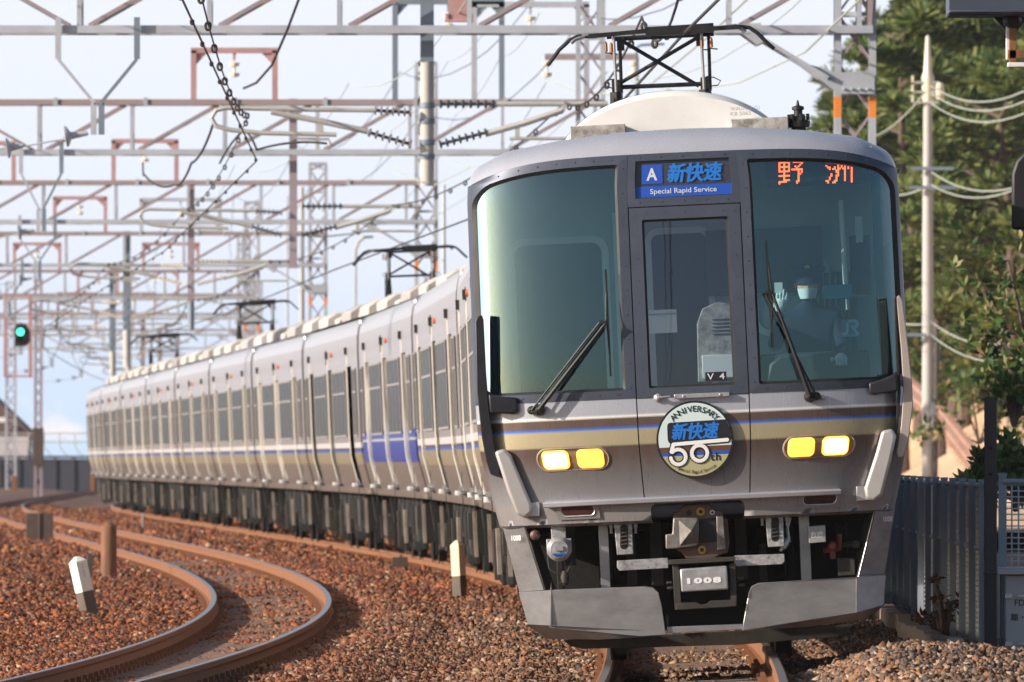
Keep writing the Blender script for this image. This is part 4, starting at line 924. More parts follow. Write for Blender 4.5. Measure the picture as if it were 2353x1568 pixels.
# ------------------------------------------------------------------ rails, sleepers, ballast
mat('rail_rust', (.23, .10, .046), .75, .1, .18, 12, bump=.15)
mat('rail_head', (.36, .33, .34), .33, .9, .08, 5)
mat('sleeper_concrete', (.22, .15, .12), .85, 0, .25, 6, bump=.3)
def offs(tf, Y, o):   # point at lateral offset o from the track centre
    d = .5; dx = (tf(Y+d)-tf(Y-d))/(2*d); l = math.hypot(1, dx); return tf(Y)+o/l, Y-o*dx/l
def track(name, tf, cant, y0, y1, label):
    T = empty(name, (tf(80), 80, 0), (0, 0, 0), label, 'railway track'); org = Vector((tf(80), 80, 0))
    prof = [(-.0635, -.153), (.0635, -.153), (.0635, -.140), (.012, -.125), (.009, -.045), (.0325, -.035), (.0325, -.006), (.025, 0), (-.025, 0), (-.0325, -.006), (-.0325, -.035), (-.009, -.045), (-.012, -.125), (-.0635, -.140)]
    for sg in (-1, 1):
        rows = []; zc_ = sg*.5335*cant
        Ys = [y0+k*1.0 for k in range(int(y1-y0)+1)]
        for Y in Ys:
            row = []
            for a, b_ in prof:
                x, y = offs(tf, Y, sg*.566+a); row.append((x-org.x, y-org.y, b_+zc_+a*cant))
            rows.append(row)
        q = MB(); q.grid(rows, 0, False, True)
        n = len(prof)
        for k in range(len(q.f)):
            if k % n == 7: q.m[k] = 1
        q.build('rail', ['rail_rust', 'rail_head'], T, fix=False)
    def sleeper_mesh(q, Y):
        x, y = offs(tf, Y, 0); d = (tf(Y+.5)-tf(Y-.5)); R = Matrix.Rotation(math.atan(-d), 3, 'Z') @ Matrix.Rotation(-cant, 3, 'Y')
        c = Vector((x, y, -.155-.09))-org
        q.box(c, (2.0, .24, .18), 0, R)
        for sg in (-1, 1):
            for k in (-1, 1):
                q.box(c+R @ Vector((sg*.566+k*.085, 0, .10)), (.05, .10, .05), 1, R); q.box(c+R @ Vector((sg*.566+k*.075, .0, .13)), (.03, .035, .05), 1, R)
    Y = y0+.3; ks = 0; rest = MB()
    while Y < y1-.5 and Y < 330:
        if Y > 66 and ks < 100: q = MB(); sleeper_mesh(q, Y); q.build('sleeper', ['sleeper_concrete', 'rail_rust'], T, bevel=0, fix=False); ks += 1
        else: sleeper_mesh(rest, Y)
        Y += .6
    o = rest.build('far_sleepers', ['sleeper_concrete', 'rail_rust'], T, fix=False); o['kind'] = 'stuff'
    return T
track('railway_track', t1, .045, 30, 545, 'curving railway track under the silver train')
track('railway_track', t2, .065, 30, 545, 'empty S-curved railway track left of the train with shining rail heads')
mat('earth', (.15, .075, .05), .95, 0, .3, 1.5, bump=.5, bscale=20)
def vn(x, y, s, seed=0):   # smooth value noise
    x = np.asarray(x)/s+seed*17.3; y = np.asarray(y)/s+seed*9.1; xi = np.floor(x); yi = np.floor(y); fx = x-xi; fy = y-yi
    def h(a, b_): return np.modf(np.abs(np.sin(a*127.1+b_*311.7+seed)*43758.5453))[0]
    fx = fx*fx*(3-2*fx); fy = fy*fy*(3-2*fy)
    return (h(xi, yi)*(1-fx)+h(xi+1, yi)*fx)*(1-fy)+(h(xi, yi+1)*(1-fx)+h(xi+1, yi+1)*fx)*fy
def gz(X, Y):
    X = np.asarray(X, float); Y = np.asarray(Y, float)
    a = X-np.interp(Y, *T1); b_ = X-np.interp(Y, *T2)
    z = np.full(X.shape, -.17)+.045*np.clip(a, -1.4, 1.4)*np.exp(-(a/2.2)**4)+.065*np.clip(b_, -1.4, 1.4)*np.exp(-(b_/2.2)**4)
    z = z+.045*(vn(X, Y, 1.3, 1)-.5)+.03*(vn(X, Y, .45, 2)-.5)
    z = np.where((np.abs(a) < .48) | (np.abs(b_) < .48), z-.022, z)
    between = np.clip((np.minimum(a*-1, b_)-1.1)/.6, 0, 1); z = z-.02*between
    # rail ends of the sleepers: heaped shoulders
    z = z+.05*np.exp(-((np.abs(a)-1.25)/.3)**2)+.04*np.exp(-((np.abs(b_)-1.25)/.3)**2)
    # heap on the right of the train, nearer than its nose
    z = z+.24*np.exp(-((X-2.75)/.80)**2-((Y-68.5)/5.5)**2)*np.clip((X-1.75)/.6, 0, 1)
    z = np.where(a > 1.3, z+np.clip((a-1.3)/.9, 0, 1)*.10, z)
    # left bank
    z = np.where(b_ < -1.3, z+np.clip((-1.3-b_)/2.5, 0, 1)*.12+.10*np.clip((-1.3-b_)/1.5, 0, 1)*(vn(X, Y, 3.5, 4)-.35), z)
    far = np.clip((Y-450)/100, 0, 1)
    return z
# ground: one sheet, fine near the tracks, to the horizon
ys_ = np.concatenate([np.array([-400, -150, -60, -25, 0]), np.arange(20, 60, 4), np.arange(60, 130, .5), np.arange(130, 340, 2), np.arange(340, 560, 10), np.array([600, 700, 900, 1200, 1600])])
def ground():
    rows = []
    for Y in ys_:
        c = (t1(min(Y, 560))+t2(min(Y, 560)))/2
        xs = c+np.concatenate([[-3000, -600, -150, -60, -30], np.linspace(-16, -4, 16), np.linspace(-3.8, 6.2, 52), np.linspace(6.4, 40, 26), [60, 150, 600, 3000]])
        zz = gz(xs, np.full(xs.shape, Y))
        zz = np.where(np.abs(xs-c) > 200, -.3, zz)
        rows.append([(float(x), float(Y), float(z)) for x, z in zip(xs, zz)])
    q = MB(); q.grid(rows, 0, True); return q.build('ground', 'earth', fix=False)
tag(ground(), kind='structure')
def stone_mat():
    m = bpy.data.materials.new('ballast_stone'); m.use_nodes = True; t = m.node_tree; b = t.nodes['Principled BSDF']; b.inputs['Roughness'].default_value = .8
    g = N(t, 'ShaderNodeNewGeometry'); r = N(t, 'ShaderNodeValToRGB'); r.color_ramp.interpolation = 'CONSTANT'; e = r.color_ramp.elements
    cols = [(0, (0.093, 0.026, 0.013)), (.16, (0.205, 0.056, 0.018)), (.38, (0.270, 0.080, 0.024)), (.56, (0.157, 0.054, 0.029)), (.70, (0.332, 0.127, 0.045)), (.82, (0.108, 0.057, 0.041)), (.90, (0.242, 0.140, 0.088)), (.965, (0.373, 0.250, 0.158))]
    e[0].position = 0; e[0].color = (*cols[0][1], 1); e[1].position = cols[1][0]; e[1].color = (*cols[1][1], 1)
    for p, c in cols[2:]: k = e.new(p); k.color = (*c, 1)
    t.links.new(g.outputs['Random Per Island'], r.inputs[0])
    r2 = N(t, 'ShaderNodeValToRGB'); r2.color_ramp.interpolation = 'CONSTANT'; e = r2.color_ramp.elements
    cols = [(0, (0.208, 0.096, 0.048)), (.17, (0.112, 0.068, 0.048)), (.34, (0.272, 0.136, 0.068)), (.5, (0.072, 0.056, 0.052)), (.62, (0.304, 0.192, 0.112)), (.76, (0.160, 0.112, 0.088)), (.90, (0.368, 0.280, 0.208))]
    e[0].position = 0; e[0].color = (*cols[0][1], 1); e[1].position = cols[1][0]; e[1].color = (*cols[1][1], 1)
    for p, c in cols[2:]: k = e.new(p); k.color = (*c, 1)
    t.links.new(g.outputs['Random Per Island'], r2.inputs[0])
    c = N(t, 'ShaderNodeTexCoord'); s = N(t, 'ShaderNodeSeparateXYZ'); t.links.new(c.outputs['Object'], s.inputs[0])
    n = N(t, 'ShaderNodeTexNoise'); n.inputs['Scale'].default_value = .8; t.links.new(c.outputs['Object'], n.inputs['Vector'])
    ad = N(t, 'ShaderNodeMath', operation='MULTIPLY_ADD'); ad.inputs[1].default_value = 3.0; t.links.new(n.outputs[0], ad.inputs[0]); t.links.new(s.outputs[0], ad.inputs[2])
    mp_ = N(t, 'ShaderNodeMapRange'); mp_.inputs[1].default_value = -.6; mp_.inputs[2].default_value = 2.2; t.links.new(ad.outputs[0], mp_.inputs[0])
    yy = N(t, 'ShaderNodeMapRange'); yy.inputs[1].default_value = 125; yy.inputs[2].default_value = 100; t.links.new(s.outputs[1], yy.inputs[0])
    ml = N(t, 'ShaderNodeMath', operation='MULTIPLY'); t.links.new(mp_.outputs[0], ml.inputs[0]); t.links.new(yy.outputs[0], ml.inputs[1])
    mx_ = N(t, 'ShaderNodeMix', data_type='RGBA'); t.links.new(ml.outputs[0], mx_.inputs[0]); t.links.new(r.outputs[0], mx_.inputs[6]); t.links.new(r2.outputs[0], mx_.inputs[7])
    n3 = N(t, 'ShaderNodeTexNoise'); n3.inputs['Scale'].default_value = .55; n3.inputs['Detail'].default_value = 5; t.links.new(c.outputs['Object'], n3.inputs['Vector'])
    m3 = N(t, 'ShaderNodeMapRange'); m3.inputs[1].default_value = .35; m3.inputs[2].default_value = .65; m3.inputs[3].default_value = .66; m3.inputs[4].default_value = 1.22; t.links.new(n3.outputs[0], m3.inputs[0])
    v3 = N(t, 'ShaderNodeVectorMath', operation='SCALE'); t.links.new(mx_.outputs[2], v3.inputs[0]); t.links.new(m3.outputs[0], v3.inputs['Scale'])
    t.links.new(v3.outputs[0], b.inputs['Base Color']); MT['ballast_stone'] = m
stone_mat()
def stones(name, n, y0, y1, xf, size, seed, dens_bias=1.0):
    rg = np.random.default_rng(seed)
    Y = y0+(y1-y0)*rg.random(n)**dens_bias; lo, hi = xf(Y); X = lo+(hi-lo)*rg.random(n)
    a = X-np.interp(Y, *T1); b_ = X-np.interp(Y, *T2)
    keep = np.ones(n, bool)
    for q_ in (a, b_): keep &= np.abs(np.abs(q_)-.566) > .055+.4*size
    keep &= ~((np.abs(b_) < .52) & (Y < 88) & (rg.random(n) > .40)); keep &= ~((np.abs(b_) > .52) & (np.abs(b_) < .80) & (Y < 84) & (rg.random(n) > .55))
    X, Y, a, b_ = X[keep], Y[keep], a[keep], b_[keep]; n = len(X)
    base = np.array([(x, y, z) for x in (-1, 1) for y in (-1, 1) for z in (-1, 1)], float)*.5
    V = base[None]*rg.uniform(.40, 1.30, (n, 1, 3))+rg.normal(0, .19, (n, 8, 3))
    V *= (size*np.clip(np.exp(rg.normal(0, .27, n)), .5, 1.6))[:, None, None]
    th = rg.uniform(0, 2*PI, n); ph = rg.uniform(-.9, .9, n)
    c, s = np.cos(th), np.sin(th); x = V[:, :, 0]*c[:, None]-V[:, :, 1]*s[:, None]; y = V[:, :, 0]*s[:, None]+V[:, :, 1]*c[:, None]; z = V[:, :, 2]
    c, s = np.cos(ph), np.sin(ph); x, z = x*c[:, None]-z*s[:, None], x*s[:, None]+z*c[:, None]
    Z = gz(X, Y)+size*rg.uniform(-.15, .45, n)
    V = np.stack([x+X[:, None], y+Y[:, None], z+Z[:, None]], -1).reshape(-1, 3)
    Fq = np.array([(0, 1, 3, 2), (4, 6, 7, 5), (0, 4, 5, 1), (2, 3, 7, 6), (0, 2, 6, 4), (1, 5, 7, 3)])
    Fc = (Fq[None]+(np.arange(n)*8)[:, None, None]).reshape(-1)
    me = bpy.data.meshes.new(name); me.vertices.add(n*8); me.vertices.foreach_set('co', V.astype(np.float32).ravel())
    me.loops.add(n*24); me.loops.foreach_set('vertex_index', Fc.astype(np.int32))
    me.polygons.add(n*6); me.polygons.foreach_set('loop_start', np.arange(0, n*24, 4, dtype=np.int32)); me.polygons.foreach_set('loop_total', np.full(n*6, 4, np.int32))
    me.update(calc_edges=True); me.validate(); me.materials.append(MT['ballast_stone'])
    o = bpy.data.objects.new(name, me); COL.objects.link(o); return tag(o, kind='stuff')
view = lambda m: (lambda Y: ((-CX)*Y/FPX-m, (W2-CX)*Y/FPX+m))
def corridor(l, r): return lambda Y: (np.maximum(np.interp(Y, *T2)-l, -CX*Y/FPX-.5), np.minimum(np.interp(Y, *T1)+r, (W2-CX)*Y/FPX+.5))
if not bpy.app.version < (3, 0, 0):
    stones('ballast_stones', 170000, 60, 100, lambda Y: (np.maximum(-4.9-.0*Y, -CX*Y/FPX-.3), np.minimum(3.9, (W2-CX)*Y/FPX+.3)+0*Y), .0295, 3)
    stones('ballast_stones', 115000, 98, 170, corridor(5.5, 3), .040, 4)
    stones('ballast_stones', 70000, 165, 340, corridor(9, 3), .062, 5)
# ------------------------------------------------------------------ lineside posts
mat('post_cream', (.72, .60, .42), .7, 0, .05, 6)
mat('post_white', (.85, .83, .76), .7, 0, .03, 6)
mat('post_dark', (.13, .10, .08), .9, 0, .2, 10)
mat('wood_rust', (.20, .095, .055), .9, 0, .3, 3, bump=.5, streak=(6, 6, .8))
mat('box_brown', (.075, .05, .042), .7, 0, .2, 6)
mat('ink', (.06, .06, .07), .7, 0, .1, 6)
def gpt(px, py):   # place on the ballast seen at this spot
    for k in range(1200):
        Y = 60+k*.25; w = at(px, py, Y)
        if w.z <= float(gz(np.array([w.x]), np.array([w.y]))[0]): return w
    return w
def marker(px, py, wpx, hpx, dark, lean, top, nm, label, cat, rotz, mats, text=None):
    w = gpt(px, py); s = w.y/FPX; W = wpx*s*.88; H = hpx*s
    o = empty(nm, w, (0, lean, 0), label, cat)
    q = MB(); h = W*.38
    sq = lambda z, k=1.: [(x*h*k, y*h*k, z) for x, y in ((-1, -1), (1, -1), (1, 1), (-1, 1))]
    R = Matrix.Rotation(rotz, 3, 'Z')
    rows = [[R @ Vector(p) for p in sq(z, k)] for z, k in ((-.15, 1), (H*dark, 1))]; q.grid(rows, 1, False, True)
    rows = [[R @ Vector(p) for p in sq(z, k)] for z, k in ((H*dark, 1), (H-top, 1), (H, .25))]; q.grid(rows, 0, False, True); q.add(rows[-1], [(0, 1, 2, 3)], 0)
    q.build('post', mats, o, bevel=.004)
    if text:
        q = MB()
        n_ = R @ Vector((0, -1, 0)); r_ = R @ Vector((1, 0, 0))
        for i, ch in enumerate(text[0]):
            put_text(q, ch, text[1], lambda a, b_: tuple(r_*a+n_*(h+.002)+Vector((0, 0, H-top-.04-i*text[1]*1.05+b_))), 0, bold=.0004)
        q.build('post_lettering', 'ink', o, fix=False)
    return o
marker(1057, 1378, 36, 136, .40, -.05, .05, 'distance_post', 'short square post with a cream top half beside the nearest rail', 'marker post', .95, ['post_cream', 'post_dark'])
marker(207, 1418, 46, 142, .42, -.22, .05, 'distance_post', 'leaning white topped square marker post in the ballast at bottom left', 'marker post', .62, ['post_white', 'post_dark'], ('IC-902', .022))
marker(206, 1330, 18, 58, .98, 0, .005, 'short_stake', 'small dark brown stake standing beside the log post', 'stake', .2, ['box_brown', 'box_brown'])
w = gpt(250, 1328); s = w.y/FPX; q = MB(); q.lathe((0, 0, -.1), (0, 0, 1), [(0, 19*s), (.1, 19*s), (.1+110*s, 18*s), (.1+118*s, 17*s), (.1+127*s, 6*s)], 18); o = q.build('log_post', 'wood_rust'); o.location = w
tag(o, 'thick rusty brown round wooden post left of the curving rails', 'wooden post')
w = gpt(91, 1246); s = w.y/FPX; q = MB(); q.box((0, 0, 34*s), (62*s, .12, 66*s)); q.box((0, -.07, 34*s), (5*s, .03, 66*s)); q.box((-16*s, .02, -.04), (.05, .05, .2)); q.box((16*s, .02, -.04), (.05, .05, .2)); o = q.build('trackside_box', 'box_brown', bevel=.01); o.location = w
tag(o, 'square dark brown trackside box with a centre rib at far left', 'trackside box')
w = gpt(919, 1312); s = w.y/FPX; q = MB(); q.box((0, 0, 18*s), (36*s, .1, 27*s)); q.box((2*s, 0, 34*s), (6*s, .03, 6*s)); q.box((0, 0, 0), (6*s, .05, 12*s)); o = q.build('trackside_box', 'box_brown', bevel=.006); o.location = w
tag(o, 'small dark box on a stub post in the ballast in front of the train side', 'trackside box')
for px, py, wp, hp, lab in ((33, 1130, 10, 34, 'short rusty red post before the dark wall at far left'), (213, 1130, 10, 40, 'short rusty red post close to the far end of the train'), (328, 1212, 5, 30, 'thin pale stake between the two tracks')):
    w = at(px, py, 300 if py < 1200 else 205); s = w.y/FPX; q = MB(); q.box((0, 0, hp*s/2), (wp*s, wp*s, hp*s)); q.box((0, 0, hp*s+.01), (wp*s*.7, wp*s*.7, .02)); o = q.build('short_stake', 'rail_rust' if py < 1200 else 'plate_grey', bevel=.005); o.location = w; tag(o, lab, 'stake')
# ------------------------------------------------------------------ overhead line gantries
mat('galv_steel', (.46, .49, .55), .6, .2, .12, 1.5)
mat('rust_steel', (.34, .25, .245), .8, .1, .15, 1.5, col2=(.34, .31, .33))
mat('purple_steel', (.34, .28, .32), .7, .1, .12, 1.5)
mat('blue_steel', (.20, .25, .31), .6, .2, .08, 1.5)
mat('pink_steel', (.46, .27, .27), .8, 0, .15, 1.5)
mat('concrete_pole', (.46, .45, .44), .8, 0, .05, 1.2, streak=(4, 4, .5))
mat('insulator_dark', (.13, .13, .14), .35, 0, .1, 9)
mat('insulator_white', (.72, .66, .52), .3, 0, .05, 9)
mat('orange_band', (.80, .26, .05), .6, 0, .08, 3)
mat('wire_dark', (.05, .045, .04), .6, .3, .1, 5)
mat('wire_pale', (.50, .56, .50), .5, .2, .1, 5)
mat('tube_pale', (.52, .52, .50), .5, .3, .1, 3)
def insul(mb, a, b_, r=.055, n=7, mi=0, core=.022):
    a = Vector(a); b_ = Vector(b_); d = (b_-a); l = d.length; d.normalize(); prof = []
    for k in range(n):
        z = l*(k+.2)/n; prof += [(z, core), (z+.002, r), (z+l/n*.35, r*.8), (z+l/n*.4, core)]
    mb.lathe(a, d, prof, 8, mi)
def lattice(mb, x, y, z0, z1, w, pan=.62, mi=0, mi2=0, bands=()):
    for i in (-1, 1):
        for j in (-1, 1):
            cx_, cy_ = x+i*w/2, y+j*w/2
            zs = [z0]+[b_ for bb in bands for b_ in bb]+[z1]
            for k in range(len(zs)-1): mb.bar((cx_, cy_, zs[k]), (cx_, cy_, zs[k+1]), .085, .085, 2 if k % 2 else mi)
    z = z0; k = 0
    while z < z1-.05:
        zz = min(z+pan, z1); col = 2 if any(a-.05 <= (z+zz)/2 <= b_+.05 for a, b_ in bands) else mi2
        for j in (-1, 1):
            a, b_ = (-1, 1) if k % 2 else (1, -1)
            mb.bar((x+a*w/2, y+j*w/2, z), (x+b_*w/2, y+j*w/2, zz), .05, .03, col); mb.bar((x+b_*w/2, y+j*w/2+.02, z), (x+a*w/2, y+j*w/2+.02, zz), .05, .03, col)
        z = zz; k += 1
        if k % 3 == 0:
            for j in (-1, 1): mb.bar((x-w/2, y+j*w/2, z), (x+w/2, y+j*w/2, z), .06, .05, mi)
def gantry(Y, xl, xc, zb, zt, xv, ztop, label, frames=(), step=1.65, post=None, vees=(), leftcol=None):
    G = empty('overhead_line_gantry', (xc, Y, 0), (0, 0, 0), label, 'gantry', 'gantries over the tracks')
    q = MB(); xr = xc+.22-xc; xl = xl-xc; xv = xv-xc
    for y in (-.3, .3):
        q.bar((xl, y, zb), (xr, y, zb), .10, .10, 0); q.bar((xl, y, zt), (xr, y, zt), .10, .10, 1)
        k = 0; x = xv
        while x < xr-.1: 
            q.bar((x, y, zb), (x, y, zt), .06, .06, 0)
            q.bar((x+.12, y+.02, zb+.05), (min(x+step-.12, xr), y+.02, zt-.04), .075, .05, 1); x += step
        x = xv
        while x > xl+.1:
            if x < xv: q.bar((x, y, zb), (x, y, zt), .06, .06, 0)
            q.bar((x-.12, y+.02, zb+.05), (x-step+.12, y+.02, zt-.04), .075, .05, 1); x -= step
    x = xl
    while x < xr: q.box((x, -.36, zt), (.07, .03, .16), 0); x += 1.6
    x = xv
    while x < xr: q.bar((x, -.3, zb), (x, .3, zb), .06); q.bar((x, -.3, zt), (x, .3, zt), .06); x += step
    q.build('truss_beam', ['galv_steel', 'rust_steel'], G, fix=False)
    for cx_, b0 in ((0, True),)+(((leftcol-xc, False),) if leftcol else ()):
        q = MB(); lattice(q, cx_, 0, -.4, ztop, .44, .62, 0, 1, ((zb-1.12, zb-.85),)); q.box((cx_, 0, ztop), (.5, .5, .08)); q.build('lattice_column', ['galv_steel', 'purple_steel', 'orange_band'], G, fix=False)
    q = MB(); q.box((0, 0, zb-.67), (.40, .66, .06)); q.box((-1.35, 0, zb-.02), (.06, .66, .06))
    for y in (-.34, .34):
        q.bar((-1.35, y, zb-.02), (-.35, y, zb-.62), .13, .05, 0); q.prism([(-.75, zb-.40), (-.22, zb-.55), (.24, zb-.52), (.24, zb-.82), (-.22, zb-.82)], y, y+.02, 0)
        q.prism([(-1.6, zb+.06), (-1.2, zb+.08), (-1.15, zb-.15), (-1.25, zb-.2)], y, y+.02, 0)
        for k in range(4): q.lathe((-.15+k*.1, y-.01, zb-.76), (0, -1, 0), [(0, .02), (.02, .015)], 6)
    q.build('knee_brace', 'galv_steel', G, fix=False)
    for fx, fw, fh, m in frames:   # portal frames on the top chord carrying feeder insulators
        q = MB(); a = fx-xc; 
        q.bar((a, 0, zt), (a, 0, zt+fh), .10, .10, 0); q.bar((a+fw, 0, zt), (a+fw, 0, zt+fh), .10, .10, 0); q.bar((a-.05, 0, zt+fh), (a+fw+.05, 0, zt+fh), .10, .10, 0)
        for s_, xx in ((1, a), (-1, a+fw)): q.prism([(xx, zt+fh), (xx+s_*.28, zt+fh), (xx, zt+fh-.3)], -.02, .02, 0)
        q.bar((a+fw/2, 0, zt+fh), (a+fw/2, 0, zt+fh-.18), .05)
        F_ = q.build('feeder_frame', m, G, fix=False)
        q = MB(); insul(q, (a+fw/2, 0, zt+fh-.18), (a+fw/2, 0, zt+fh-.55), .10, 2); q.build('disc_insulator', 'insulator_white', F_)
    if post:
        px_, z0, zm, w_, mu, ml = post; px_ -= xc
        q = MB(); top = zt+.07
        if ml: 
            q.box((px_, 0, (zm+top)/2), (w_, w_, top-zm), 0); q.lathe((px_, 0, z0), (0, 0, 1), [(0, w_*.5), (zm-z0, w_*.5)], 16, 1)
            for z in (5.85, 5.65, 5.38, 5.2): q.lathe((px_, 0, z), (0, 0, 1), [(0, w_*.58), (.07, w_*.58)], 14, 0)
        else: q.box((px_, 0, (z0+top)/2), (w_, w_, top-z0), 0); q.box((px_, 0, z0-.01), (w_*1.4, w_*1.4, .02), 0)
        DP = q.build('drop_post', [mu, ml or mu], G)
        iso = 'insulator_dark' if Y < 240 else 'insulator_white'
        q = MB(); T = lambda P, r: q.tube([(px_+a, -.1, b_) for a, b_ in P], r, 8)
        T([(-.65, 5.82), (-1.6, 5.83), (-2.55, 5.85), (-2.68, 5.82), (-2.74, 5.72), (-2.68, 5.62), (-2.5, 5.57), (-2.1, 5.53), (-1.15, 5.51)], .030)
        T([(-.75, 5.55), (-1.3, 5.67), (-1.98, 5.80)], .038); q.bar((px_-1.15, -.1, 5.51), (px_-1.6, -.1, 5.52), .035); q.bar((px_-1.35, -.1, 5.72), (px_-1.35, -.1, 5.54), .07, .04)
        T([(-1.7, 5.50), (-1.65, 5.46), (-1.25, 5.45), (-1.22, 5.36)], .018)
        q.build('bracket_arm', 'tube_pale', DP)
        q = MB(); insul(q, (px_-.18, -.1, 5.79), (px_-.7, -.1, 5.82), .06, 7); insul(q, (px_-.18, -.1, 5.38), (px_-.78, -.1, 5.55), .06, 7); q.build('long_insulator', iso, DP)
        q = MB(); T([(.85, 5.90), (2.3, 5.90)], .035); T([(.75, 5.52), (1.25, 5.66), (1.72, 5.82)], .042); q.bar((px_+1.72, -.1, 5.80), (px_+1.78, -.1, 5.92), .06, .05)
        q.bar((px_+1.15, -.1, 5.62), (px_+1.15, -.1, 5.48), .06, .04); T([(1.05, 5.46), (2.2, 5.46)], .022); q.build('bracket_arm', 'tube_pale', DP)
        q = MB(); insul(q, (px_+.14, -.1, 5.90), (px_+.9, -.1, 5.90), .06, 8); insul(q, (px_+.14, -.1, 5.38), (px_+.8, -.1, 5.55), .06, 8); q.build('long_insulator', iso, DP)
    for vx, vw, vz in vees:   # V hangers under the bottom chord with a pull-off
        q = MB(); a = vx-xc
        for s_ in (-1, 1):
            q.bar((a+s_*vw, -.4, zb+.15), (a+s_*vw, -.4, zb-.38), .075, .04, 0 if s_ < 0 else 1); q.bar((a+s_*vw, -.4, zb-.38), (a+s_*.04, -.4, vz+.4), .075, .04, 0 if s_ < 0 else 1); q.bar((a+s_*.05, -.4, vz+.4), (a+s_*.05, -.4, vz), .075, .04, 0 if s_ < 0 else 1)
        V_ = q.build('vee_hanger', ['galv_steel', 'blue_steel'], G, fix=False)
        q = MB(); q.lathe((a-.12, -.4, vz+.02), (-1, 0, -.15), [(0, .03), (.22, .05), (.26, .13), (.29, .14), (.30, .03)], 10); q.lathe((a-.95, -.4, vz-.14), (-1, 0, -.15), [(0, .03), (.15, .05), (.18, .13), (.20, .14), (.21, .03)], 10)
        q.tube([(a-.4, -.4, vz-.05), (a-.95, -.4, vz-.15), (a-2.0, -.4, vz-.25)], .012, 5); q.build('pull_off', 'galv_steel', V_)
    return G
YG = [137, 192, 245, 302, 356, 410, 464, 520]
DPX = [-1.08, -3.9, -7.3, -10.8, -13.2, -14.6, -15.9, -17.0]
COLX = [4.36, 1.4, -1.95, -5.44, -8.6, -10.2, -11.3, -12.3]
labs = ['nearest lattice gantry, its bottom chord crossing the top of the photo to the right column', 'second gantry with the beam level with the front pantograph base',
        'third gantry from the camera, its beam just above the train roofline height', 'fourth gantry from the camera, column just right of the long purple post',
        'fifth gantry from the camera, beam low behind the second pantograph', 'sixth gantry from the camera, faint behind the fifth', 'seventh gantry from the camera, very faint and small', 'farthest gantry, smallest of the row above the train tail']
for i, Y in enumerate(YG):
    X1, X2 = t1(Y), t2(Y); zb = [6.84, 6.86, 6.8, 6.85, 6.75, 6.8, 6.8, 6.8][i]; zt = zb+.89
    fr_ = []
    px2x = lambda px: (px-CX)*Y/FPX
    if i == 0: fr_ = [(px2x(30)-2.6, 1.6, 1.0, 'pink_steel')]
    if i == 1: fr_ = [(px2x(445), 1.45, .93, 'pink_steel'), (px2x(908), 1.9, 1.8, 'blue_steel'), (px2x(1090), 2.0, 1.75, 'galv_steel')]
    if i == 2: fr_ = [(px2x(261), 1.43, .95, 'pink_steel'), (px2x(-120), 1.5, .9, 'pink_steel')]
    if i == 3: fr_ = [(px2x(126), 1.42, 1.0, 'pink_steel'), (px2x(325), 2.2, .95, 'galv_steel')]
    if i > 3: fr_ = [(px2x([68, 210, 160, 120][i-4])-.5, 1.5, .9, 'pink_steel'), (px2x([330, 300, 260, 220][i-4]), 1.8, .9, 'pink_steel')]
    vz = [5.5, 5.45, 5.5, 5.4, 5.4, 5.4, 5.4, 5.4][i]; vx = [px2x(227), px2x(97), px2x(88), px2x(20), X2-1, X2-1, X2-1, X2-1][i]; vw = [.50, .36, .40, .4, .4, .4, .4, .4][i]
    po = (DPX[i], [4.86, 4.82, 4.35, 4.0, 3.95, 3.95, 3.95, 3.95][i], [6.44, 0, 5.0, 5.05, 5.0, 5, 5, 5][i], [.172, .14, .15, .2, .2, .2, .2, .2][i], ['blue_steel', 'purple_steel', 'purple_steel', 'blue_steel', 'blue_steel', 'blue_steel', 'purple_steel', 'purple_steel'][i], [1, None, 'blue_steel', 'concrete_pole', 'concrete_pole', 'concrete_pole', None, None][i])
    if i == 0: po = po[:5]+('concrete_pole',)
    lc = None if i < 5 else X2-4.4
    gantry(Y, X2-(9 if i < 5 else 4.4), COLX[i], zb, zt, X2-[1.9, 1.3, 1.6, 1.6, 1.6, 1.6, 1.6, 1.6][i], [10.6, 10.4, 10.4, 9.7, 9.9, 10, 10, 10][i], labs[i], fr_, post=po, vees=((vx, vw, vz),), leftcol=lc)
# hanging pink steel section above the nose, from a beam out of the picture
q = MB(); q.box((0, 0, .9), (.30, .10, 1.8)); q.box((-.17, 0, .06), (.05, .14, .10)); q.box((.17, 0, .06), (.05, .14, .10)); q.box((0, 0, .01), (.40, .16, .03))
o = q.build('drop_post', 'pink_steel', bevel=.005); o.location = at(1055, 50, 150); tag(o, 'pinkish steel post end hanging at the top edge left of the pantograph', 'drop post')
# small crossarm with insulators behind the pantograph, on a column
Ycr = 205
q = MB(); a = at(1252, 131, Ycr); b_ = at(1462, 131, Ycr); c = (a+b_)/2
q.bar(a-c, b_-c, .10, .12); CR = q.build('crossarm', 'rust_steel'); CR.location = c; tag(CR, 'rusty horizontal crossarm with white insulators behind the front pantograph', 'crossarm')
for px in (1257, 1457):
    q = MB(); p = at(px, 137, Ycr)-c; insul(q, p, p+Vector((0, 0, -.42)), .10, 2); q.build('disc_insulator', 'insulator_white', CR)
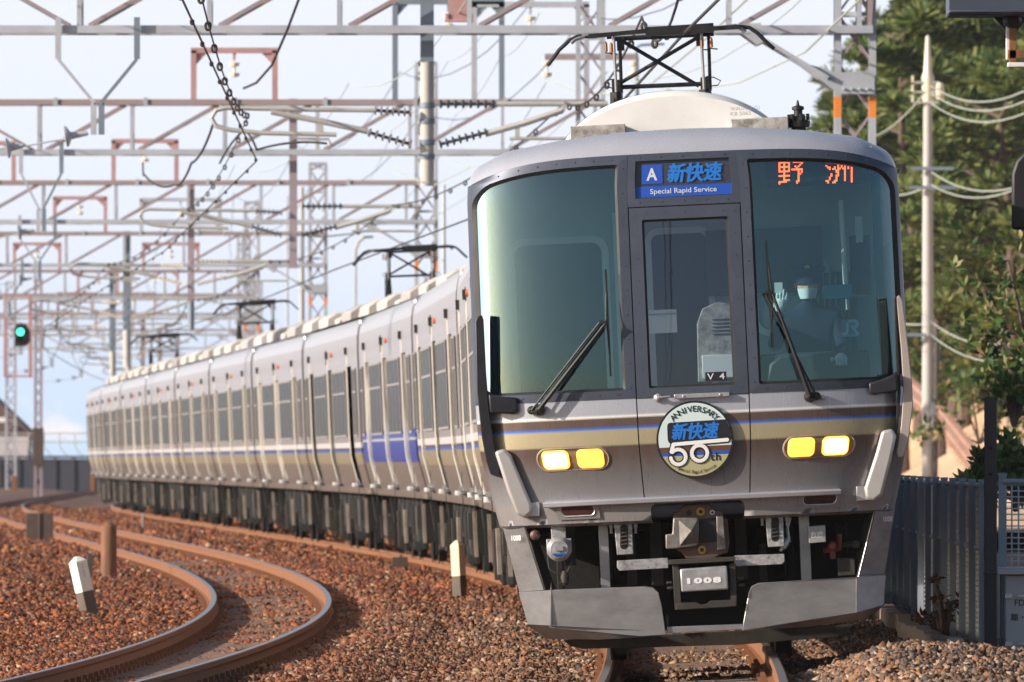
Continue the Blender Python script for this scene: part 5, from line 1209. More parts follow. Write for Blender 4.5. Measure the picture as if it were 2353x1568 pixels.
# poles behind the gantry row
def pole(px, y0, y1, wpx, Y, m, nm, label, cat, head=None, group=None):
    a = at(px, y0, Y); s = Y/FPX; H = (y1-y0)*s; q = MB(); q.lathe((0, 0, -1.), (0, 0, 1), [(0, wpx*s*.55), (H+1, wpx*s*.40)], 10)
    o = empty(nm, (a.x, Y, HC-(y1-YH)*s), (0, 0, 0), label, cat, group); q.build('pole_shaft', m, o)
    if head:
        q = MB()
        for p in head: q.tube([((u)*s, -.02, (y1-v)*s) for u, v in p], .035*Y/250, 6)
        q.build('lamp_arm', m, o)
        p = head[0][-1]; q = MB(); q.box(((p[0]+8)*s, 0, (y1-p[1])*s), (22*s, .15, 5*s)); q.build('lamp_head', 'insulator_dark', o, bevel=.01)
    return o
pole(1020, 425, 700, 9, 260, 'galv_steel', 'line_pole', 'slim grey pole right of the third gantry column', 'pole')
pole(694, 430, 760, 11, 310, 'concrete_pole', 'line_pole', 'slim pale pole left of the fourth gantry column', 'pole')
pole(817, 600, 720, 6, 330, 'concrete_pole', 'street_lamp', 'pale curved lamp pole beyond the roofs left of the second pantograph', 'street lamp', [[(0, 600), (0, 575), (8, 555), (22, 545)]])
pole(1463, 130, 230, 12, 230, 'blue_steel', 'street_lamp', 'dark flat headed lamp seen through the front pantograph', 'street lamp', [[(0, 130), (0, 110), (10, 104), (45, 102)]])
pole(660, 450, 700, 5, 340, 'galv_steel', 'line_pole', 'very thin grey pole behind the purple drop post', 'pole')
# far-left lattice mast before the wall, and the block signal in its cage
Ym = 430; s = Ym/FPX
o = empty('lattice_mast', (at(88, 0, Ym).x, Ym, 0), (0, 0, 0), 'dark narrow lattice mast standing at far left between signal and train', 'mast'); q = MB(); lattice(q, 0, 0, -.3, (YH-640)*s+HC, .24, .42); q.build('lattice_column', ['purple_steel', 'purple_steel', 'orange_band'], o, fix=False)
q = MB(); q.box((0, -.05, (1060-1000)*s+.9), (.42, .42, 1.5)); q.build('relay_case', 'box_brown', o, bevel=.01)
Ys_ = 350; s = Ys_/FPX
o = empty('signal_cage', at(42, 865, Ys_), (0, 0, 0), 'red brown steel cage hanging round the green block signal', 'signal cage'); q = MB()
for px in (-29, 28): q.bar((px*s, 0, 0), (px*s, 0, 185*s), 9*s, 9*s)
q.bar((-32*s, 0, 0), (33*s, 0, 0), 5*s); q.bar((-32*s, 0, 185*s), (33*s, 0, 185*s), 5*s); q.bar((-29*s, 0, 120*s), (28*s, 0, 120*s), 4*s); q.build('cage_frame', 'pink_steel', o, fix=False)
q = MB(); q.bar((-8*s, .3, 4*s), (-8*s, .3, 180*s), 4*s); q.build('access_ladder', 'fairing_beige', o)
o = empty('block_signal', at(47, 800, Ys_-1), (0, 0, 0), 'black railway signal at far left showing one green light', 'railway signal'); q = MB()
q.prism([(-14*s, 4*s), (12*s, 4*s), (22*s, 16*s), (22*s, 38*s), (14*s, 54*s), (0, 58*s), (-10*s, 54*s), (-14*s, 44*s)], 0, .25); SH = q.build('signal_head', 'rubber', o, bevel=.02)
q = MB(); q.lathe((0, -.02, 37*s), (0, -1, 0), [(0, 8*s), (.03, 8*s)], 16); q.build('green_lamp', 'signal_green', o)
for z in (37, 16):
    q = MB(); n = 10; q.grid([[(10*s*math.cos(PI*k/n), y, z*s+10*s*math.sin(PI*k/n)) for k in range(n+1)] for y in (0, -.22)], 0, True); q.build('lamp_hood', 'rubber', SH, fix=False)
# ------------------------------------------------------------------ wires
def wire(name, pts, r, m, label, cat, sag=0, n=12, rings=None, group=None, drops=None):
    P = []
    for a, b_ in zip(pts[:-1], pts[1:]):
        a = Vector(a); b_ = Vector(b_)
        for k in range(n): f = k/n; p = a.lerp(b_, f); P.append(p-Vector((0, 0, sag*4*f*(1-f))))
    P.append(Vector(pts[-1])); org = P[0].copy(); q = MB(); q.tube([p-org for p in P], r, 5)
    if rings:
        L_ = 0; acc = 0
        for a, b_ in zip(P[:-1], P[1:]):
            d = (b_-a).length; 
            while acc < L_+d:
                f = (acc-L_)/d; p = a.lerp(b_, f)-org; k = 10
                q.tube([p+Vector((math.cos(2*PI*j/k)*rings[1]*.65, 0, math.sin(2*PI*j/k)*rings[1]-rings[1]*.8)) for j in range(k+1)], rings[2], 5); acc += rings[0]
            L_ += d
    if drops:
        for p, l_ in drops: p = Vector(p); q.tube([p-org, p-org-Vector((0, 0, l_))], r*.4, 4)
    o = q.build(name, m, fix=False); o.location = org
    return tag(o, label, cat, group)
YS = [87]+YG
c2 = [Vector((-2.72, 87, 5.18))]+[Vector((max(t2(Y)-.1+(.25 if i % 2 == 0 else -.25), DPX[i]-2.3), Y, 5.1)) for i, Y in enumerate(YG)]; c2[1] = at(590, 370, 137)
m2 = [Vector((-2.42, 87, 6.2))]+[Vector((DPX[i]-1.9, Y-.1, 5.85)) for i, Y in enumerate(YG)]; m2[0] = at(480, 20, 87); m2[1] = at(572, 262, 137)
wire('contact_wire', [at(415, -10, 84)]+c2[1:], .010, 'wire_dark', 'dark contact wire over the empty left track, kinked at each gantry', 'contact wire', 0, 6, rings=(5.2, .018, .012))
wire('messenger_wire', [at(462, -10, 84)]+m2[1:], .008, 'wire_dark', 'sagging messenger wire with hanger rings over the empty left track', 'messenger wire', .25, 10, rings=(5.0, .034, .013), drops=None)
c1 = [Vector((t1(86)+.05, 86, 4.78))]+[Vector((min(t1(Y)+.15*(-1)**i, DPX[i]+1.9), Y, 4.78)) for i, Y in enumerate(YG)]
m1 = [at(1475, 40, 100)]+[Vector((DPX[i]+1.75, Y, 5.92)) for i, Y in enumerate(YG)]
wire('contact_wire', [Vector((t1(-60), -60, 4.85)), Vector((t1(10)+.2, 10, 4.85)), Vector((t1(60)-.1, 60, 4.82)), Vector((t1(80)+.25, 80, 4.80))]+c1, .014, 'wire_dark', 'dark contact wire over the silver train touching its pantographs', 'contact wire', 0, 6)
wire('messenger_wire', [at(1563, -20, 84)]+m1, .012, 'wire_dark', 'messenger wire with hanger rings above the silver train', 'messenger wire', .3, 10, rings=(5.0, .036, .014))
wire('feeder_wire', [at(688, -5, 128), at(660, 70, 129), at(625, 150, 131), at(590, 190, 134), at(560, 203, 137)], .017, 'wire_dark', 'thick dark cable curving down from the top edge to the left catenary', 'feeder cable', 0, 5)
wire('feeder_wire', [at(490, 285, 140), at(440, 375, 146), at(400, 425, 155), at(330, 400, 170), at(328, 375, 190)], .017, 'wire_dark', 'cable looping from the left bracket arm to the next frame', 'feeder cable', .1, 6)
wire('feeder_wire', [at(505, 375, 150), at(560, 300, 143), at(590, 345, 138), at(750, 330, 137)], .016, 'wire_dark', 'dark cable rising to the steady arm left of the big drop post', 'feeder cable', -.05, 6)
for k, (pa, pb, Ya, Yb, sg_) in enumerate(((1715, 1250, 120, 205, .5), (2010, 1600, 110, 205, .5))): pass
wire('feeder_wire', [at(1255, 180, 205), at(1320, 208, 200), at(1400, 217, 190), at(1500, 190, 170), at(1620, 90, 150), at(1725, -10, 130)], .016, 'wire_pale', 'pale green feeder curving behind the front pantograph to the top edge', 'feeder cable', 0, 6)
wire('feeder_wire', [at(1450, 185, 200), at(1560, 212, 180), at(1700, 190, 160), at(1850, 120, 145), at(1985, -10, 125)], .016, 'wire_pale', 'pale green feeder sagging right of the front pantograph', 'feeder cable', 0, 6)
wire('feeder_wire', [at(1255, 190, 205), at(1190, 300, 230), at(1130, 420, 260), at(960, 520, 300)], .012, 'wire_pale', 'thin pale line falling left behind the big concrete drop post', 'feeder cable', 0, 6)
wire('feeder_wire', [at(890, 375, 245), at(940, 410, 240), at(1000, 425, 232), at(1080, 385, 225)], .016, 'wire_pale', 'short pale green feeder loop under the second beam', 'feeder cable', 0, 6)
wire('feeder_wire', [at(1240, 30, 190), at(1150, 130, 220), at(1050, 260, 260), at(960, 380, 300)], .009, 'wire_pale', 'thin grey line between top insulators and the far columns', 'feeder cable', .2, 8)
wire('feeder_wire', [at(1140, 30, 190), at(1030, 140, 220), at(900, 300, 260), at(840, 420, 300)], .009, 'wire_pale', 'thin grey line passing left of the concrete drop post', 'feeder cable', .2, 8)
wire('feeder_wire', [at(680, 540, 192), at(740, 545, 215), at(830, 535, 250), at(880, 510, 300)], .018, 'wire_pale', 'pale green loop right of the long purple drop post', 'feeder cable', 0, 6)
wire('messenger_wire', [Vector((t1(-70)+.3, -70, 5.9)), Vector((t1(5)-.2, 5, 5.9)), at(1563, -20, 84)], .012, 'wire_dark', 'messenger wire reaching forward from the gantry over the camera', 'messenger wire', .4, 10)
wire('feeder_wire', [Vector((-2.6, -70, 6.8)), Vector((-1.4, 10, 6.6)), Vector((-1.2, 70, 8.4))], .016, 'wire_dark', 'cable above the left side of the nose', 'feeder cable', .5, 10)
# many return and feeder wires running with the line
for k, (ox, z, sg_) in enumerate(((4.2, 9.3, .8), (4.6, 8.3, .8), (3.7, 10.2, .8), (-7.9, 8.2, .8), (-8.6, 8.2, .8), (1.0, 8.1, .7))):
    pts = [Vector(((COLX[i] if ox > 2 else (DPX[i] if ox > 0 else t2(Y)+4))+(ox-4.3 if ox > 2 else (ox if ox > 0 else ox)), Y, z)) for i, Y in enumerate(YG)]
    p0 = pts[0]+(pts[0]-pts[1])*.8+Vector((0, 0, .3)); wire('line_wire', [p0]+pts, .010, 'wire_pale' if k % 2 else 'wire_dark', ['upper wire strung along the right hand columns', 'lower wire strung along the right hand columns', 'topmost wire strung along the column heads', 'wire along the left pink frames', 'outer wire beyond the left pink frames', 'wire above the drop posts between the tracks'][k], 'overhead wire', sg_, 8)
# ------------------------------------------------------------------ left background: wall, railing, house
mat('wall_dark', (.045, .05, .075), .8, 0, .1, .6)
mat('roof_brown', (.13, .09, .09), .8, 0, .12, .8, streak=(1, 1, 3))
mat('house_wall', (.55, .52, .56), .8, 0, .06, .5)
mat('rail_thin', (.50, .52, .48), .6, .2, .1, 2)
Yw = 545; s = Yw/FPX; zt_ = HC-(1048-YH)*s; x0 = at(-40, 0, Yw).x; x1 = at(420, 0, Yw).x
q = MB(); q.box(((x0+x1)/2, 0, (zt_-.6)/2-.1), (x1-x0, .4, zt_+.5)); q.box(((x0+x1)/2, -.03, zt_-.05), (x1-x0, .5, .12))
for k in range(12): q.box((x0+(x1-x0)*k/11, -.22, .6), (.12, .1, zt_+.2))
o = q.build('boundary_wall', 'wall_dark'); o.location = (0, Yw, 0); tag(o, 'long dark low wall behind the tracks at far left', 'wall')
o = empty('wall_railing', (x0, Yw, zt_), (0, 0, 0), 'thin pale railing with bent posts on the dark wall', 'railing'); 
q = MB()
for z in (52, 32): q.tube([(0, 0, z*s), (x1-x0, 0, z*s)], .028, 5)
q.build('top_rail', 'rail_thin', o)
for k in range(14):
    x = (x1-x0)*k/13; q = MB(); q.tube([(x+.4, 0, 0), (x+.10, 0, 14*s), (x, 0, 24*s), (x, 0, 52*s)], .03, 5); q.build('railing_post', 'rail_thin', o)
Yh = 620; s = Yh/FPX; c = at(0, 1050, Yh)
o = empty('house', (c.x, Yh, 0), (0, 0, 0), 'house with a steep brown gable roof at the far left edge', 'house'); zw = HC-(1003-YH)*s
q = MB(); q.box((-3.4, 3, zw/2), (10, 6, zw)); q.build('house_wall', 'house_wall', o)
q = MB(); th = .12; zr = HC-(893-YH)*s
for sg in (-1, 1):
    a = -3.4
    q.prism([(a, zr+2.2), (a+sg*5.6, HC-(1015-YH)*s-.1), (a+sg*5.6, HC-(1015-YH)*s+.1), (a, zr+2.5)], -.4, 6.4, 0)
q.prism([(-3.4, zr+2.2), (-8.9, zw-.2), (2.1, zw-.2)], .05, .2, 0)
R_ = q.build('roof', 'roof_brown', o); q = MB(); q.box((-.2, -.45, HC-(965-YH)*s), (1.2, .05, .28)); q.build('roof_light', 'white_paint', R_)
# ------------------------------------------------------------------ right side: fence, post, cabinet, utility pole, shrub, pines
mat('fence_steel', (.34, .39, .46), .5, .3, .1, 2)
mat('mesh_steel', (.74, .77, .80), .5, .2, .15, 5, col2=(.45, .48, .52))
mat('post_grey', (.085, .08, .085), .7, .1, .15, 3)
mat('cabinet_grey', (.34, .37, .44), .5, .2, .05, 2)
mat('edging', (.26, .20, .17), .9, 0, .2, 3)
FO = empty('mesh_fence', (3.5, 75, 0), (0, -0.0, 0), 'tall blue grey corrugated mesh fence in the shade right of the train', 'fence')
fx = lambda Y: 3.40+(Y-75)*.0115-3.5
q = MB(); Yv = 70.0; rows = [[], []]; k = 0
ysf = np.arange(2.2, 48, .03)
def corr(y): m_ = y % .26; return .05*(0 if m_ < .13 else 1) if True else 0
prev = None; pl = []
for y in ysf:
    d = .045 if (y % .42) < .20 else 0.; pl.append((fx(75+y)+d, y))
q.grid([[(x, y, .02) for x, y in pl], [(x, y, 1.17) for x, y in pl]], 0, False); q.build('fence_panel', 'mesh_steel', FO, fix=False)
q = MB()
for k in range(28): z = .08+k*.039; q.bar((fx(77.2)-.012, 2.2, z), (fx(123)-.012, 48, z), .012, .012)
q.build('fence_wires', 'mesh_steel', FO, fix=False)
q = MB(); 
for z in (1.18, .72): q.tube([(fx(77.2)-.02, 2.2, z), (fx(123)-.02, 48, z)], .022, 8)
q.build('fence_rail', 'fence_steel', FO)
for k in range(19):
    y = 2.3+k*2.4; q = MB(); q.box((fx(75+y)-.05, y, .56), (.05, .05, 1.3)); q.box((fx(75+y)-.05, y, 1.22), (.06, .06, .02)); q.build('fence_post', 'fence_steel', FO)
q = MB()
for k in range(5, 40):
    y = -6+k*1.02; x = fx(75+y)-.35; z = float(gz(np.array([x+3.5]), np.array([75.+y]))[0])
    q.box((x, y, z+.05), (.12, .98, .20), 0, Matrix.Rotation(.02*math.sin(k*2.3), 3, 'Z'))
o = q.build('edging_kerb', 'edging', bevel=.01); o.location = (3.5, 75, 0); tag(o, 'low concrete edging between ballast and mesh fence', 'kerb')
F2 = empty('mesh_fence', (3.78, 83, 0), (0, 0, 0), 'short mesh fence panel behind the equipment cabinet at the right edge', 'fence')
q = MB()
for k in range(26): q.bar((0, 0, .05+k*.045), (2.6, 0, .05+k*.045), .010)
for k in range(50): q.bar((.02+k*.052, .01, .02), (.02+k*.052, .01, 1.2), .012)
q.build('fence_panel', 'mesh_steel', F2, fix=False)
q = MB(); q.tube([(0, -.02, 1.2), (2.6, -.02, 1.2)], .025, 8); q.build('fence_rail', 'fence_steel', F2)
for x in (0, 1.3, 2.6): q = MB(); q.box((x, 0, .6), (.06, .06, 1.3)); q.box((x, 0, 1.26), (.07, .07, .02)); q.build('fence_post', 'fence_steel', F2)
a = at(2276, 1490, 76); q = MB(); s = 76/FPX; q.box((0, 0, 286*s), (28*s, 28*s, 572*s)); 
for z in (1090, 1030): q.lathe((0, -.045, (1490-z)*s), (0, -1, 0), [(0, .012), (.01, .012)], 8, 1)
q.box((0, 0, (1490-1317)*s), (31*s, 31*s, .02), 0)
o = q.build('steel_post', ['post_grey', 'rubber'], bevel=.004); o.location = a; tag(o, 'dark grey square post rising in front of the mesh fence', 'post')
a = at(2310, 1520, 74.5); s = 74.5/FPX
o = empty('equipment_cabinet', a, (0, 0, -.05), 'grey steel equipment cabinet with black lettering at the lower right edge', 'cabinet')
q = MB(); q.box((.30, .18, 100*s), (.60, .34, 196*s)); CB = q.build('cabinet_body', 'cabinet_grey', o, bevel=.006)
q = MB(); q.box((.285, .16, 207*s), (.68, .44, 16*s)); q.build('cabinet_lid', 'cabinet_grey', o, bevel=.006)
q = MB(); put_text(q, 'FDM', .062, lambda x, z: (20*s+x, .006, 134*s+z), align='LEFT', bold=.0005); put_text(q, '離・西', .056, lambda x, z: (12*s+x, .006, 100*s+z), align='LEFT', bold=.0005); q.build('cabinet_lettering', 'ink_black', o, fix=False)
q = MB()
for z in (150, 40): q.box((8*s, -.004, z*s), (.05, .02, .03)); q.box((40*s, -.004, z*s), (.06, .02, .015))
q.build('cabinet_hinge', 'steel_light', o)
q = MB()
for x in (-10, -4): q.tube([(x*s, -.0, 0), (x*s, 0, 205*s), (20*s, 0, 210*s)], .008, 6)
q.build('cable_conduit', 'post_grey', o)
# signal hood and bracket at the top right corner
a = at(2268, 35, 75); s = 75/FPX
o = empty('overhead_sign_box', a, (0, 0, 0), 'dark steel box on a rusty post hanging into the top right corner', 'sign box')
q = MB(); q.box((0, .25, 60*s), (176*s, .5, 120*s)); q.box((0, -.01, 5*s), (180*s, .54, 6*s)); q.build('box_shell', 'gunmetal', o, bevel=.006)
q = MB(); q.box((50*s, .2, -50*s), (7*s, .06, 100*s), 1); q.box((62*s, .2, -58*s), (16*s, .08, 104*s), 0); q.box((75*s, .2, -88*s), (50*s, .08, 20*s), 0); q.box((80*s, .2, -112*s), (60*s, .1, 10*s), 1); q.build('hanger_post', ['copper', 'roof_white'], o, bevel=.003)
q = MB(); q.prism([(20*s, 0), (100*s, 0), (62*s, -46*s)], .3, .36); q.lathe((62*s, .28, -10*s), (0, -1, 0), [(0, 22*s), (.1, 22*s), (.15, 14*s)], 14); q.build('horn_speaker', 'rubber', o)
a = at(2353, 430, 75); q = MB(); q.prism([(-28*s, -98*s), (60*s, -98*s), (60*s, 110*s), (10*s, 88*s), (-18*s, 60*s), (-28*s, 30*s)], 0, .06); q.box((30*s, .1, 300*s), (.06, .06, 400*s)); o = q.build('signal_backboard', 'rubber', bevel=.02); o.location = a
tag(o, 'black rounded signal backboard cut off by the right edge', 'signal')
# utility pole with its wires
Yu = 250; s = Yu/FPX; B0 = at(2132, 1110, Yu)
UP = empty('utility_pole', (B0.x, Yu, 0), (0, 0, 0), 'tall pale concrete utility pole in front of the pines', 'utility pole')
q = MB(); zb_ = 0; q.lathe((0, 0, -.5), (0, 0, 1), [(0, .145), (.5+HC-(540-YH)*s, .125), (HC-(240-YH)*s+.5, .10)], 18); q.build('pole_shaft', 'concrete_pole', UP)
q = MB(); zt2 = HC-(160-YH)*s; q.lathe((0, 0, zt2-.8), (0, 0, 1), [(0, .12), (.5, .15), (.6, .15), (.75, .10), (1.55, .05), (1.6, .01)], 14); q.build('pole_cap', 'insulator_white', UP)
for y, w_ in ((388, 1.0), (432, 1.1), (770, .7)):
    q = MB(); q.box((.1-.5*(y == 770), -.22, HC-(y-YH)*s), (w_, .08, .08)); q.build('crossarm', 'blue_steel', UP)
for k, y in enumerate((190, 212, 236)):
    q = MB(); q.bar((-.35, -.1, HC-(y-YH)*s), (.25, -.1, HC-(y-YH)*s), .05, .05); insul(q, (-.35, -.1, HC-(y-YH)*s), (-.35, -.1, HC-(y-YH)*s+.18), .05, 3, 1); q.build('insulator_arm', ['tube_pale', 'insulator_white'], UP)
q = MB(); q.lathe((.28, -.1, HC-(230-YH)*s), (0, 0, 1), [(0, .07), (.05, .1), (.35, .1), (.4, .05)], 12); q.build('fuse_canister', 'insulator_white', UP)
q = MB(); q.box((.18, -.2, HC-(960-YH)*s), (.2, .2, .7)); q.build('meter_box', 'cabinet_grey', UP, bevel=.01)
q = MB(); q.tube([(.17, -.12, -.3), (.2, -.12, HC-(760-YH)*s)], .05, 8); q.build('cable_riser', 'post_grey', UP)
for k, (ya, xb, yb, lab) in enumerate(((198, 2345, 165, 'top electric line from the utility pole to the right edge'), (215, 2345, 192, 'second electric line below the top one right of the pole'), (238, 2345, 222, 'third electric line from the utility pole curving to the right'), (425, 2353, 372, 'pale line leaving the pole at mid height to the right'), (395, 2353, 385, 'dull line above the pale mid height one'), (740, 2353, 748, 'twin cable low on the utility pole'), (770, 2353, 800, 'lowest cable sagging right of the utility pole'))):
    wire('electric_line', [at(2140, ya, Yu), at(xb+120, yb-30, Yu-60)], .015, 'wire_pale', lab, 'electric line', .55, 14)
for k, (ya, yb, lab) in enumerate(((215, 320, 'faint line left of the pole behind the gantry column'), (432, 432, 'short line from the crossarm to behind the cab'), (745, 700, 'cable from the pole to behind the cab roof side'))):
    wire('electric_line', [at(2125, ya, Yu), at(1990, yb, Yu+60)], .02, 'wire_pale', lab, 'electric line', .2, 8)
# sloping path with wooden fence on the bank
mat('fence_wood', (.46, .30, .25), .8, 0, .15, 4)
mat('path_grey', (.35, .30, .25), .9, 0, .1, 2)
pa = [(2085, 905, 262), (2150, 960, 250), (2220, 1050, 236), (2290, 1130, 222), (2400, 1230, 205)]
o = empty('wooden_fence', at(*pa[0]), (0, 0, 0), 'brown picket fence descending the bank beside the utility pole', 'fence'); org = at(*pa[0]); q = MB()
for a, b_ in zip(pa[:-1], pa[1:]):
    A = at(*a)-org; B = at(*b_)-org
    for dz in (.30, .02): q.bar(A+Vector((0, 0, dz)), B+Vector((0, 0, dz)), .05, .10)
q.build('fence_rail', 'fence_wood', o, fix=False)
for a, b_ in zip(pa[:-1], pa[1:]):
    A = at(*a)-org; B = at(*b_)-org; n = int((B-A).length/1.1)
    for k in range(n):
        p = A.lerp(B, k/n); q = MB(); q.box(p+Vector((0, -.06, .12)), (.11, .08, .62)); q.box(p+Vector((0, -.06, .44)), (.13, .1, .03)); q.build('picket', 'fence_wood', o)
mat('dry_grass', (.58, .36, .22), .95, 0, .2, .4, bump=.5, col2=(.66, .47, .31), streak=(1, .15, 1))
# hillside sheet
rows = []
for k in range(30):
    Y = 170+k*9; row = []
    for j in range(24):
        X = 5.0+Y*.012+j*1.3; h = min(1, max(0, (X-(4.8+Y*.016))/7))**.9*(2.4+.011*(Y-170))*min(1, (Y-160)/60)+.3*float(vn(X, Y, 6, 3))
        row.append((X, Y, h+.02))
    rows.append(row)
q = MB(); q.grid(rows, 0, True); tag(q.build('hillside', 'dry_grass', fix=False), kind='structure')
def hillz(X, Y): return min(1, max(0, (X-(4.8+Y*.016))/7))**.9*(2.4+.011*(Y-170))*min(1, max(0, (Y-160)/60))
# ---- trees
def leafmat(name, cols):
    m = bpy.data.materials.new(name); m.use_nodes = True; t = m.node_tree; b = t.nodes['Principled BSDF']; b.inputs['Roughness'].default_value = .6
    g = N(t, 'ShaderNodeNewGeometry'); r = N(t, 'ShaderNodeValToRGB'); e = r.color_ramp.elements
    e[0].color = (*cols[0], 1); e[1].color = (*cols[-1], 1)
    for i, c in enumerate(cols[1:-1]): k = e.new((i+1)/(len(cols)-1)); k.color = (*c, 1)
    t.links.new(g.outputs['Random Per Island'], r.inputs[0]); t.links.new(r.outputs[0], b.inputs['Base Color'])
    tr = N(t, 'ShaderNodeBsdfTranslucent'); t.links.new(r.outputs[0], tr.inputs[0]); ms = N(t, 'ShaderNodeMixShader'); ms.inputs[0].default_value = .3
    ou = t.nodes['Material Output']; t.links.new(b.outputs[0], ms.inputs[1]); t.links.new(tr.outputs[0], ms.inputs[2]); t.links.new(ms.outputs[0], ou.inputs[0]); MT[name] = m
leafmat('pine_needles', [(.035, .075, .03), (.09, .155, .045), (.18, .235, .06), (.32, .33, .10)])
leafmat('broad_leaves', [(.02, .06, .02), (.06, .13, .03), (.14, .19, .045), (.42, .30, .15)])
mat('bark', (.12, .085, .07), .9, 0, .3, 6, bump=.6)
def pine_proto(seed, H, R):
    rs = random.Random(seed); q = MB(); tr = [Vector((0, 0, -.5))]
    for k in range(1, 7): tr.append(Vector((rs.uniform(-.3, .3)*k*.4, rs.uniform(-.3, .3)*k*.4, H*k/6.5)))
    q.tube(tr, [.22*(1-.13*k) for k in range(7)], 8); cl = []
    nb = 32
    for i in range(nb):
        f = .22+.78*i/nb; z = H*f*.93; k = min(5, int(f*6)); base = tr[k].lerp(tr[k+1], f*6-k if f*6-k < 1 else .99); base.z = z
        a = i*2.4+rs.uniform(-.4, .4); l_ = R*(1.05-.72*abs(f-.45))*rs.uniform(.7, 1.1)*(1 if f < .9 else .6); tip = base+Vector((math.cos(a)*l_, math.sin(a)*l_, l_*rs.uniform(-.05, .35)))
        m_ = base.lerp(tip, .5)+Vector((0, 0, .15*l_)); q.tube([base, m_, tip], [.07, .045, .02], 5)
        for j in range(7):
            c = base.lerp(tip, .35+.65*j/6)+Vector((rs.uniform(-.5, .5), rs.uniform(-.5, .5), rs.uniform(-.1, .35))); cl.append((c, rs.uniform(.38, .70)))
    for j in range(14): cl.append((tr[6]+Vector((rs.uniform(-.8, .8), rs.uniform(-.8, .8), rs.uniform(-1.5, .7))), rs.uniform(.35, .6)))
    rg = np.random.default_rng(seed); n = 100; V = []; 
    for c, r_ in cl:
        d = rg.normal(size=(n, 3)); d[:, 2] = np.abs(d[:, 2])*.9-.25; d /= np.linalg.norm(d, axis=1)[:, None]
        st_ = np.array(c)+d*r_*rg.uniform(.1, .6, (n, 1))*np.array([1.1, 1.1, .6]); en = st_+d*r_*.55
        w_ = np.cross(d, rg.normal(size=(n, 3))); w_ /= np.linalg.norm(w_, axis=1)[:, None]; w_ *= .042
        V.append(np.stack([st_-w_, st_+w_, en+w_*.4, en-w_*.4], 1))
    V = np.concatenate(V).reshape(-1, 3); m = len(V)//4
    me = bpy.data.meshes.new('crown'); me.vertices.add(m*4); me.vertices.foreach_set('co', V.astype(np.float32).ravel()); me.loops.add(m*4); me.loops.foreach_set('vertex_index', np.arange(m*4, dtype=np.int32))
    me.polygons.add(m); me.polygons.foreach_set('loop_start', np.arange(0, m*4, 4, dtype=np.int32)); me.polygons.foreach_set('loop_total', np.full(m, 4, np.int32)); me.update(calc_edges=True); me.materials.append(MT['pine_needles'])
    o = empty('pine_tree'); t_ = q.build('trunk', 'bark', o); c_ = bpy.data.objects.new('crown', me); COL.objects.link(c_); c_.parent = o
    return o
PP = [pine_proto(3, 12, 3.6), pine_proto(8, 13.5, 3.2), pine_proto(14, 10.5, 3.9)]
pts_ = [(2010, 330, 0, 12.2, .4), (2075, 300, 1, 13.4, 2.1), (2190, 345, 0, 14.5, 4.), (2290, 310, 2, 13.5, 1.2), (2130, 380, 1, 15.5, 5.), (2370, 335, 1, 16.5, 3.), (2230, 400, 2, 16.5, .3), (2020, 395, 2, 11.5, 2.7), (2330, 285, 0, 11.5, 5.7), (2110, 350, 2, 12.5, 3.9), (2400, 375, 0, 17., .9), (2160, 292, 2, 9.5, 4.4), (2045, 365, 2, 10.5, 1.9), (2150, 330, 1, 12.0, 2.6), (2215, 318, 2, 12.5, 5.1), (2255, 330, 0, 10.0, 3.3), (2345, 350, 2, 14.5, .6), (2095, 410, 0, 15.5, 2.2), (2310, 385, 1, 18.0, 4.4), (1905, 440, 0, 8.5, 1.4), (2260, 360, 1, 17.5, 2.2), (1955, 420, 1, 9.0, 3.2)]
plabs = ['pine just right of the gantry column, crown thinning against the sky', 'tall pine behind the utility pole reaching the top edge', 'broad pine in the middle of the wood right of the pole', 'big pine under the dark corner box', 'dark pine deep in the wood behind the pole', 'pine cut by the right edge at the top', 'pine at the back of the wood near the right', 'low pine behind the orange banded column', 'lower pine at the right edge above the shrub', 'half hidden pine directly behind the pole foot', 'pine mostly outside the right edge', 'short pine beside the cab, lower branches over the orange bank', 'low wide pine left of the utility pole deep in the wood', 'pine whose crown sits directly right of the pole insulators', 'wide pine between the pole and the corner box', 'short pine over the upper end of the picket fence', 'pine behind the black signal backboard', 'pine filling the gap left of the pole top', 'rear pine touching the underside of the corner box', 'distant small pine top showing right of the roof antenna', 'tallest pine behind the others at upper right', 'small distant pine between antenna and gantry column']
used = set()
for (px, Y, k, top, rz), lab in zip(pts_, plabs):
    top = top*1.17 if top > 9.6 else top
    X = at(px, 0, Y).x; zb_ = hillz(X, Y); src = PP[k]; o = src if k not in used else copy_tree(src); used.add(k)
    o.location = (X, Y, zb_); s_ = (top-zb_)/[12.6, 14.1, 11.1][k]; o.scale = (max(s_, .75),)*2+(s_,); o.rotation_euler = (0, 0, rz); tag(o, lab, 'pine tree', 'pines on the bank')
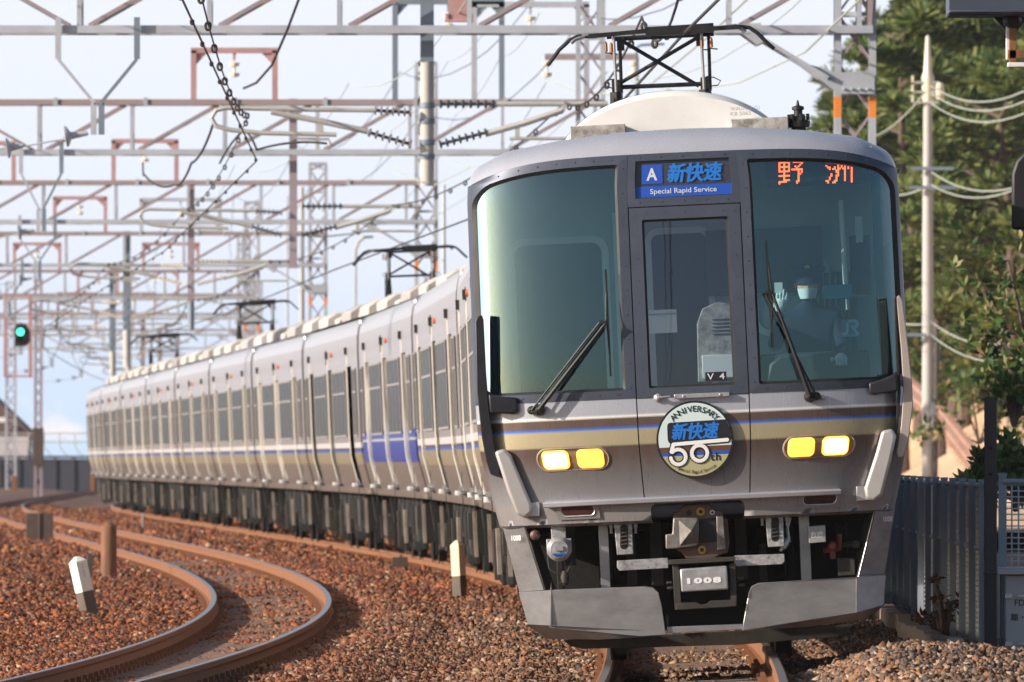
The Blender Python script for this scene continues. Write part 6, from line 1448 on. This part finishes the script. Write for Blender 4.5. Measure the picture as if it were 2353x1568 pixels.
def bush(name, org, n, rad, leaf, m, label, cat, seed, spread=(1, 1, 1), twigs=7, col='bark'):
    rg = np.random.default_rng(seed); o = empty(name, org, (0, 0, 0), label, cat); q = MB(); tips = []
    for k in range(twigs):
        a = rg.uniform(0, 2*PI); t_ = Vector((math.cos(a)*rad*spread[0]*rg.uniform(.3, 1), math.sin(a)*rad*spread[1]*rg.uniform(.3, 1), rad*spread[2]*rg.uniform(.2, 1.9)))
        q.tube([(0, 0, -.1), (t_*.5+Vector((0, 0, .1))), t_], [.03, .02, .008], 5); tips.append(t_); tips.append(t_*.7)
    q.build('branches', col, o)
    V = []
    for t_ in tips:
        nn = n//len(tips)
        for g_ in range(max(1, nn//9)):
            c = np.array(t_)+rg.normal(0, rad*.16, 3); d = rg.normal(size=(9, 3)); d[:, 2] += .3; d /= np.linalg.norm(d, axis=1)[:, None]
            w_ = np.cross(d, rg.normal(size=(9, 3))); w_ /= np.linalg.norm(w_, axis=1)[:, None]; L_ = leaf*rg.uniform(.7, 1.2, (9, 1)); w_ *= L_*.22
            V.append(np.stack([c+d*L_*.1, c+d*L_*.55+w_, c+d*L_*1.05, c+d*L_*.55-w_], 1))
    V = np.concatenate(V).reshape(-1, 3); mm = MB(); mm.v = [tuple(v) for v in V]; mm.f = [(i, i+1, i+2, i+3) for i in range(0, len(V), 4)]; mm.m = [0]*len(mm.f); mm.s = [False]*len(mm.f); mm.build('foliage', m, o, fix=False)
    return o
bush('broadleaf_shrub', at(2375, 900, 120), 1500, 1.0, .15, 'broad_leaves', 'glossy broadleaf shrub reaching in from the right edge, upper branches', 'shrub', 5, (.75, .7, .85), 12)
bush('broadleaf_shrub', at(2330, 960, 118), 500, .55, .14, 'broad_leaves', 'lower clump of glossy leaves behind the dark square post', 'shrub', 6, (.6, .6, .6), 8)
bush('young_pine', at(2265, 1150, 100), 800, .32, .14, 'pine_needles', 'dark young pine tuft left of the square post above the fence', 'shrub', 7, (.7, .7, .8), 8)
bush('young_pine', at(2335, 1150, 100), 700, .38, .15, 'pine_needles', 'dark young pine right of the square post above the cabinet', 'shrub', 8, (.7, .7, .9), 8)
bush('bank_bush', at(2250, 1010, 245), 900, 1.3, .25, 'broad_leaves', 'round bush on the bank behind the picket fence', 'bush', 9, (1.2, 1, .6), 9)
bush('bank_bush', at(2150, 900, 262), 700, 1.2, .25, 'broad_leaves', 'smaller bush at the top of the picket fence beside the pole', 'bush', 10, (1.2, 1, .6), 9)
leafmat('red_leaves', [(.10, .02, .015), (.16, .05, .02), (.08, .06, .02)])
bush('red_weed', at(2170, 1450, 84), 260, .18, .07, 'red_leaves', 'small reddish plant growing at the foot of the fence', 'plant', 12, (.8, .8, 1.2), 6)

# ------------------------------------------------------------------ air
hz = bpy.data.materials.new('haze_air'); hz.use_nodes = True; t = hz.node_tree; t.nodes.clear()
pv = N(t, 'ShaderNodeVolumePrincipled'); pv.inputs['Color'].default_value = (.90, .93, 1, 1); pv.inputs['Density'].default_value = .00009; pv.inputs['Anisotropy'].default_value = .1
o = N(t, 'ShaderNodeOutputMaterial'); t.links.new(pv.outputs[0], o.inputs['Volume']); MT['haze_air'] = hz
q = MB(); q.box((0, 590, 12), (6400, 2060, 28)); tag(q.build('haze', 'haze_air'), kind='stuff')
